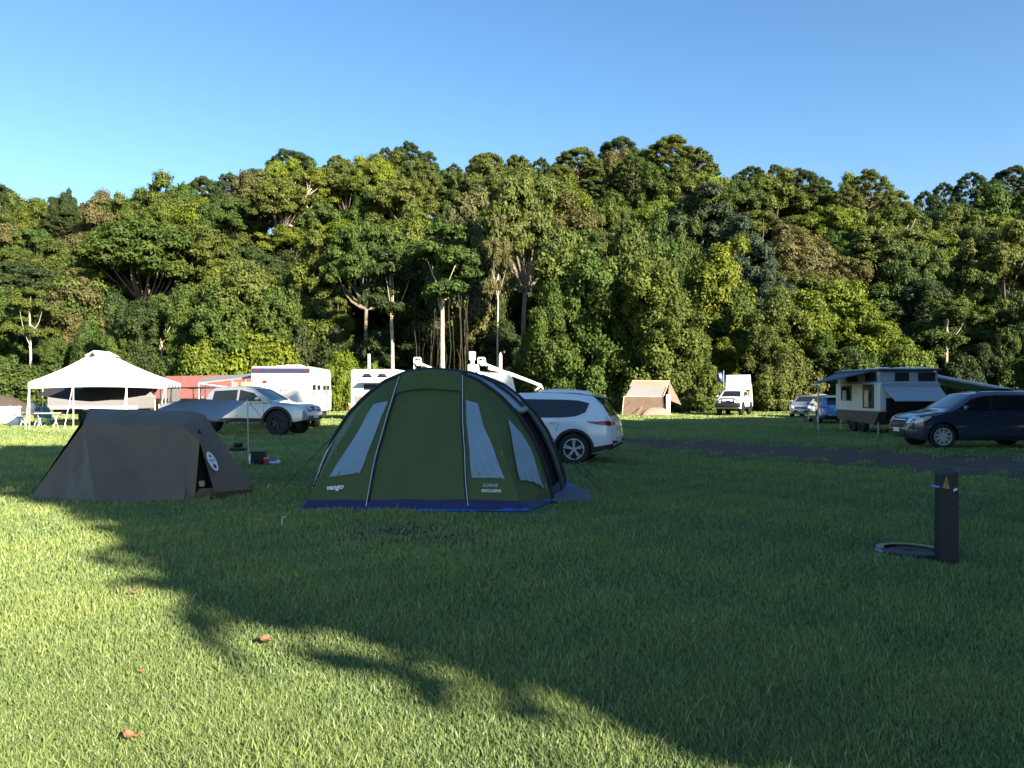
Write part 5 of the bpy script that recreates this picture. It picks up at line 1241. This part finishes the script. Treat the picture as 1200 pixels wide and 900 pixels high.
for x, y in ((-hx + .1, -hy + .3), (hx - .1, -hy + .3), (-hx + .1, hy - .3)):
    mb = MB(); mb.tube([(x, y, .5), (x, y, 0)], .03); mb.build('corner_jack', M_steel, pv)
def awning(name, label, pts, m, posts, o_):
    a = thing(name, label, 'awning', o_, 0, 'awnings of the pop-top caravan'); q = [Vector(p) - o_ for p in pts]
    mb = MB(); mb.slab(q, .05); mb.build('awning_sheet', m, a)
    mb = MB(); mb.tube([q[0], q[1]], .035); mb.build('lead_rail', M_pole, a)
    for p in posts:
        p = Vector(p) - o_; mb = MB(); mb.tube([p, (p.x, p.y, 0)], .028); mb.build('post', M_steel, a)
awning('side_awning', 'dark blue awning sloping left from the pop-top caravan', [(12.0, 31.6, 1.98), (13.1, 35.0, 1.98), (VX0, 35.0, 2.46), (VX0, 31.6, 2.46)], M_vandkblue, [(12.75, 33.4, 1.95)], Vector((13, 33.4, 0)))
awning('side_awning', 'pale green awning sloping right from the pop-top caravan', [(VX1 + .02, 32.0, 2.34), (VX1 + .02, 35.0, 2.34), (20.6, 35.0, 1.62), (20.4, 32.0, 1.62)], M_greenawn, [(20.35, 32.1, 1.6), (20.5, 34.9, 1.6)], Vector((18.4, 33.4, 0)))
mb = MB(); mb.tube([Vector((VX1 + .02, 31.98, 2.36)) - Vector((18.4, 33.4, 0)), Vector((20.4, 31.98, 1.66)) - Vector((18.4, 33.4, 0))], .07, 8); mb.build('side_rail', M_canvas_white, [o for o in COL.objects if o.get('label', '').startswith('pale green awning')][0])
for (px, py, label, m, r_) in ((1104.5, 475, 'white round water drum left of the other on a stand behind the dark car', M_white, .17), (1117, 469, 'white round water drum right of the other on a stand behind the dark car', M_white, .14)):
    p = P(px, py, 29.5); o = thing('water_drum', label, 'drum', (p.x, p.y, 0), 0, 'water drums behind the dark car')
    mb = MB(); mb.lathe([(0, p.z - r_ * .75), (r_ * .8, p.z - r_ * .7), (r_, p.z - r_ * .2), (r_, p.z + r_ * .3), (r_ * .7, p.z + r_ * .65), (0, p.z + r_ * .7)], 18); mb.build('drum', m, o, smooth=True)
    mb = MB(); mb.tube([(-.15, 0, 0), (-.1, 0, p.z - r_ * .7)], .02).tube([(.15, 0, 0), (.1, 0, p.z - r_ * .7)], .02).tube([(0, .15, 0), (0, .1, p.z - r_ * .7)], .02); mb.build('stand', M_steel, o)

# --- brown canvas tent
bc_o = G(764, 487); bct = thing('canvas_tent', 'brown canvas tent with dark mesh wall and side awning flap', 'tent', bc_o)
def Bc(px, py, d=60.5): return P(px, py, d) - bc_o
f0, f1 = Bc(729, 486.5, 59.5), Bc(779, 486.5, 59.3); f0.z = f1.z = 0
m0, m1 = Bc(731, 464.5, 59.6), Bc(777, 465, 59.4); t0, t1 = Bc(741, 446, 61), Bc(784.5, 446.5, 60.8); b0, b1 = t0 + Vector((0, 3, -2.2)), t1 + Vector((0, 3, -2.2)); b0.z = b1.z = 0
mid0, mid1 = lerp(m0, t0, .62), lerp(m1, t1, .62)
mb = MB(); patch(mb, mid0, mid1, t1, t0, -.03, 10, 4, .02, 1); patch(mb, b1, b0, t0, t1, .05, 10, 8, .03, 2); mb.grid(lambda u, v: lerp(lerp(f0, b0, u), lerp(lerp(f0, t0, .5), t0, 1), v * .999), 6, 8); mb.build('roof', M_brown, bct, smooth=True)
mb = MB(); patch(mb, m0 + Vector((.1, 0, 0)), m1 - Vector((.1, 0, 0)), mid1 - Vector((.1, 0, 0)), mid0 + Vector((.15, 0, 0)), .02, 8, 4, .01, 3); mb.build('window_cover', M_grey_panel, bct, smooth=True)
mb = MB(); patch(mb, f0, f1, m1, m0, .02, 12, 6, .02, 4); mb.build('mesh_wall', M_brown_dark, bct, smooth=True)
mb = MB(); mb.grid(lambda u, v: lerp(lerp(f1, b1, u), lerp(t1, t1, u), v * .999), 6, 8); mb.build('side_wall', M_brown, bct, smooth=True)
mb = MB(); e0 = Bc(798.5, 474.5, 59.5); mb.slab([t1 + Vector((.02, 0, -.05)), lerp(t1, f1, .55) + Vector((.02, 0, 0)), e0, e0 + Vector((-.1, 1.0, .3))], .03); mb.build('side_flap', M_brown, bct)
mb = MB(); mb.tube([f0, m0], .03).tube([f1, m1, t1], .03).tube([m0, m1], .025).tube([t0, t1], .03); mb.build('frame', M_cream, bct)
mb = MB(); w0 = Bc(783, 480, 59.2); mb.box((w0.x, w0.y, .75), (.3, .1, 1.5)); mb.build('door_panel', M_canvas_white, bct)
mb = MB(); mb.tube([Bc(752, 477, 59.3), (Bc(746, 486, 58).x, Bc(746, 486, 58).y, 0)], .03).tube([Bc(741, 470, 59.4), (Bc(738, 486, 58).x, -2, 0)], .012); mb.build('guy_rope', M_brown, bct)
o = thing('gear_cover', 'low brown cover over gear at the foot of the brown tent', 'cover', G(769, 487.5)); mb = MB(); mb.grid(lambda u, v: (1.15 * (2 * u - 1), .5 * (2 * v - 1), .6 * max(0, 1 - abs(2 * u - 1) ** 3) * max(.0, 1 - abs(2 * v - 1) ** 3) + .04 * noise.noise((u * 5, v * 5, 0))), 14, 8); mb.build('cover_sheet', M_brown, o, smooth=True); mb = MB(); mb.tube([(-1.0, -.5, .05), (0, -.52, .08), (1.0, -.5, .05)], .015); mb.build('strap', M_brown, o)

# --- low log rail, flag, small trailer
lr_o = Vector((P(818, 478, 70).x, 70, 0)); lr = thing('log_rail', 'low dark log rail between the brown tent and the white pickup', 'rail', lr_o)
mb = MB(); a, b = P(796, 476, 70) - lr_o, P(846, 476, 70) - lr_o; mb.tube([(a.x, 0, .5), (b.x, .1, .52)], .13, 9); mb.build('rail_log', M_wood, lr, smooth=True)
for f in (.05, .35, .65, .95):
    mb = MB(); mb.tube([(lerp(a.x, b.x, f), .02, 0), (lerp(a.x, b.x, f), .02, .56)], .11, 9); mb.build('post', M_wood, lr, smooth=True)
fp = G(846.5, 480); fl = thing('flag', 'blue flag with a white emblem on a pole beside the white pickup', 'flag', Vector((P(848, 470, 62).x, 62, 0)))
fo = fl.location
mb = MB(); mb.tube([(0, 0, 0), (0, 0, P(0, 434, 62).z)], .03, 7); mb.build('pole', M_steel, fl)
zt = P(0, 435.5, 62).z
def flg(u, v, off=0.0): return Vector((-.55 * u * (1 - .2 * v), .12 * math.sin(u * 6 + v * 2) - off, zt - .72 * v - .15 * u + .12 * u * v))
mb = MB(); mb.grid(lambda u, v: flg(u, v), 12, 8); fc = mb.build('cloth', M_flag, fl, smooth=True, thick=.01)
mb = MB(); mb.grid(lambda u, v: flg(.3 + .32 * u + .12 * v, .22 + .45 * v * (1 - .3 * u), .02), 6, 6); mb.build('emblem', M_logo, fc, smooth=True)
tr_o = G(903, 481); tr = thing('box_trailer', 'grey box trailer with lumpy load beside the white pickup', 'trailer', Vector((tr_o.x - .1, 62, 0)), R(8))
mb = MB(); mb.rbox((0, 0, .95), (2.0, 1.4, .6), .06); mb.build('box', M_trailer, tr)
mb = MB(); mb.grid(lambda u, v: (.95 * (2 * u - 1), .65 * (2 * v - 1), 1.24 + .3 * max(0, 1 - abs(2 * u - 1.1) ** 3) * (1 - abs(2 * v - 1) ** 3) + .08 * noise.noise((u * 6, v * 6, 1))), 14, 10); mb.build('load_cover', M_grey_panel, tr, smooth=True)
for sg in (-1, 1): wheel(tr, 0, sg * .72, .33, .18, sg, 5, M_rimdark)
mb = MB(); mb.tube([(1.0, 0, .6), (2.0, 0, .5)], .04).tube([(1.8, 0, .5), (1.8, 0, 0)], .03); mb.build('drawbar', M_black, tr)

# ------------------------------------------------------------------ foreground: bollard, pit ring, fallen leaves, grass
bo_ = G(1109, 662); bo = thing('bollard', 'black square bollard with a yellow warning triangle and blue reflector', 'bollard', bo_, R(-8)); bo.scale = (.76, .76, 1)
mb = MB(); mb.add([(-.11, -.11, 0), (.11, -.11, 0), (.11, .11, 0), (-.11, .11, 0), (-.105, -.105, .87), (.105, -.105, .90), (.105, .105, .93), (-.105, .105, .90)], [(3, 2, 1, 0), (4, 5, 6, 7), (0, 1, 5, 4), (1, 2, 6, 5), (2, 3, 7, 6), (3, 0, 4, 7)]); mb.build('post', M_bollard, bo, bevel=.014)
mb = MB(); mb.slab([(-.085, -.112, .745), (.0, -.112, .735), (-.04, -.112, .86)], .004); tri = mb.build('warning_triangle', M_yellow, bo)
mb = MB(); z_ = -.1185; mb.poly([(-.038, z_, .83), (-.05, z_, .79), (-.04, z_, .79), (-.05, z_, .755), (-.028, z_, .797), (-.038, z_, .797)]); mb.build('warning_mark', M_black, tri)
mb = MB(); mb.rbox((-.15, -.06, .755), (.10, .03, .02), .006, Matrix.Rotation(.12, 3, 'Y')); mb.build('reflector', M_bluestrip, bo)
mb = MB(); mb.slab([(.04, -.112, .71), (.09, -.112, .73), (.085, -.112, .75), (.045, -.112, .735)], .004); mb.build('sticker', M_logo, bo)
vp_ = G(1066, 650); pit = thing('service_pit', 'round black service pit ring with worn yellow rim beside the bollard', 'pit cover', vp_)
mb = MB(); mb.lathe([(.33, 0), (.33, .05), (.31, .06), (.26, .06), (.25, .03), (.245, .012), (0, .012)], 40); mb.build('ring', M_black, pit, autosmooth=40)
mb = MB(); mb.lathe([(.24, .03), (.2, .042), (.05, .046), (.045, .03), (0, .03)], 32); mb.build('lid', M_wood, pit, smooth=True)
mb = MB(); n_ = 28; mb.add([((r_ * math.cos(a), r_ * math.sin(a), .064)) for a in np.linspace(.1, math.pi * .98, n_) for r_ in (.245, .315)], [(2 * i, 2 * i + 1, 2 * i + 3, 2 * i + 2) for i in range(n_ - 1)]); mb.build('yellow_rim', M_yellow, pit, thick=.006)
mb = MB(); mb.rbox((-.325, -.03, .045), (.03, .14, .03), .01); mb.build('blue_mark', M_bluestrip, pit)

LEAFS = [(336, 734, .14, 'brown dry leaf curled on the shaded grass near the sun line'), (312, 760, .16, 'long dry leaf on the bright grass just below the sun line'), (153, 876, .13, 'orange-brown dry leaf low in the bright grass'), (157, 702, .11, 'small orange leaf on the bright grass left of the shade'),
         (166, 798, .08, 'tiny pale leaf in the middle of the bright grass'), (692, 722, .10, 'dark red leaf alone on the shaded grass'), (174, 662, .10, 'dark leaf on the shade edge below the taupe tent'), (1142, 690, .06, 'tiny pale leaf right of the bollard foot'), (580, 690, .09, 'brown leaf on the shaded grass below the green tent')]
for (px, py, s, label) in LEAFS:
    s *= .36
    o = thing('dry_leaf', label, 'leaf', G(px, py) + Vector((0, 0, .05)), random.uniform(0, 6), 'fallen dry leaves')
    mb = MB(); cl = random.uniform(.3, .8)
    mb.grid(lambda u, v: (s * (u - .5) * 2, s * .55 * (2 * v - 1) * math.sin(math.pi * min(1, u * .93 + .04)) ** .8, s * .5 * cl * ((2 * v - 1) ** 2 * .8 + (2 * u - 1) ** 2 * .7) + s * .1 * math.sin(u * 9)), 10, 6)
    mb.build('blade', M_leafdry, o, smooth=True, thick=.003)
    mb = MB(); mb.tube([(-s, 0, s * .25), (-s * 1.5, 0, s * .4)], .0025, 5); mb.build('stalk', M_leafdry, o)
for (px, py, label) in ((329, 618, 'thin pale tent peg in the grass before the green tent'), (313, 577, 'pale peg in the grass right of the taupe tent')):
    o = thing('tent_peg', label, 'peg', G(px, py), .4, 'tent pegs'); mb = MB(); mb.tube([(0, 0, -.05), (.02, 0, .12), (.05, 0, .13), (.055, 0, .11)], .006, 6); mb.build('peg', M_pole, o)

def grass():
    rg = np.random.default_rng(5)
    n = 900000
    # distance drawn so that blades stay dense close by and thin out further off
    d0, d1, dk = 2.7, 72.0, 4.6
    u = rg.random(n); near = int(n * .26)
    d = np.empty(n); d[:near] = np.sqrt(d0 ** 2 + u[:near] * (dk ** 2 - d0 ** 2)); d[near:] = dk * (d1 / dk) ** (u[near:] ** 1.15)
    x = (rg.random(n) - .5) * 1.56 * d; y = d
    fld = lambda fx, fy, s: np.sin(x * fx + s) * np.sin(y * fy + 1.7 * s) + .6 * np.sin(x * fx * 2.3 + y * fy * 1.9 + s) + .4 * np.sin(x * fx * 4.1 - y * fy * 3.7 + 2 * s)
    pat = fld(1.3, 1.5, .4); pat2 = fld(.37, .42, 2.1)
    keep = ~on_track(x, y, rg)
    q = np.array([x, y]).T
    # nothing grows through the tents, the mat, the pit
    lx = (q - np.array([O.x, O.y])) @ np.array([LT.x, LT.y]); la = (q - np.array([O.x, O.y])) @ np.array([AX.x, AX.y])
    keep &= ~((np.abs(lx) < 1.72 + .16 * np.clip(la, 0, 1.2)) & (la > -.3) & (la < 4.6))
    keep &= ~((x > -6.6) & (x < -4.4) & (y > 12.2) & (y < 14.5)); keep &= ~((x - vp_.x) ** 2 + (y - vp_.y) ** 2 < .3 ** 2)
    keep &= ~((np.abs(x - .9) < .3) & (y > 12.0) & (y < 13.4)); keep &= ~((np.abs(x - bo_.x) < .11) & (np.abs(y - bo_.y) < .11))
    bald = (np.exp(-((x + 1.0) ** 2 / 3.2 + (y - 9.3) ** 2 / .9)) + np.exp(-((x + 5.2) ** 2 / 1.6 + (y - 9.0) ** 2 / .5)) * .6 + .3 * (pat2 > 1.0)) * (0.8 + .4 * np.sin(x * 9) * np.sin(y * 11))
    keep &= rg.random(n) > bald * .55
    x, y, d, pat, pat2 = x[keep], y[keep], d[keep], pat[keep], pat2[keep]; n = len(x)
    sc_ = np.maximum(1, d / 4.2)
    hgt = (.036 + .026 * rg.random(n) ** 1.5 + .013 * pat) * np.minimum(1.25, .85 + .13 * sc_); hgt = np.maximum(.02, hgt)
    tall = rg.random(n) < .05; hgt[tall] *= 1.5
    wid = .0034 * sc_ ** .9 * rg.uniform(.7, 1.4, n)
    a = rg.uniform(0, 2 * np.pi, n); ln = rg.uniform(.1, .75, n) * hgt; la_ = rg.uniform(0, 2 * np.pi, n)
    cx, cy_ = np.cos(a) * wid, np.sin(a) * wid; lx_, ly_ = np.cos(la_) * ln, np.sin(la_) * ln
    z0 = np.full(n, -.004)
    v = np.stack([np.stack([x - cx, y - cy_, z0], 1), np.stack([x + cx, y + cy_, z0], 1),
                  np.stack([x + cx * .8 + lx_ * .35, y + cy_ * .8 + ly_ * .35, hgt * .6], 1), np.stack([x - cx * .8 + lx_ * .35, y - cy_ * .8 + ly_ * .35, hgt * .6], 1),
                  np.stack([x + lx_, y + ly_, hgt], 1)], 1).reshape(-1, 3)
    i = np.arange(n) * 5
    me = bpy.data.meshes.new('grass'); me.vertices.add(n * 5); me.vertices.foreach_set('co', v.astype(np.float32).ravel())
    lp = np.stack([i, i + 1, i + 2, i + 3, i + 3, i + 2, i + 4], 1).ravel(); me.loops.add(len(lp)); me.loops.foreach_set('vertex_index', lp.astype(np.int32))
    me.polygons.add(n * 2); st = np.stack([np.arange(n) * 7, np.arange(n) * 7 + 4], 1).ravel(); me.polygons.foreach_set('loop_start', st.astype(np.int32)); me.update(calc_edges=True)
    tone = np.clip(.5 + .15 * pat2 + .13 * pat + rg.normal(0, .17, n), 0, 1)
    at = me.attributes.new('tone', 'FLOAT', 'POINT'); at.data.foreach_set('value', np.repeat(tone, 5).astype(np.float32))
    me.materials.append(M_grassblade)
    o = bpy.data.objects.new('grass', me); COL.objects.link(o); o.color = (.212, .287, .10, 1)
    tag(o, 'short dewy camp lawn grass', None, None, 'stuff')
grass()
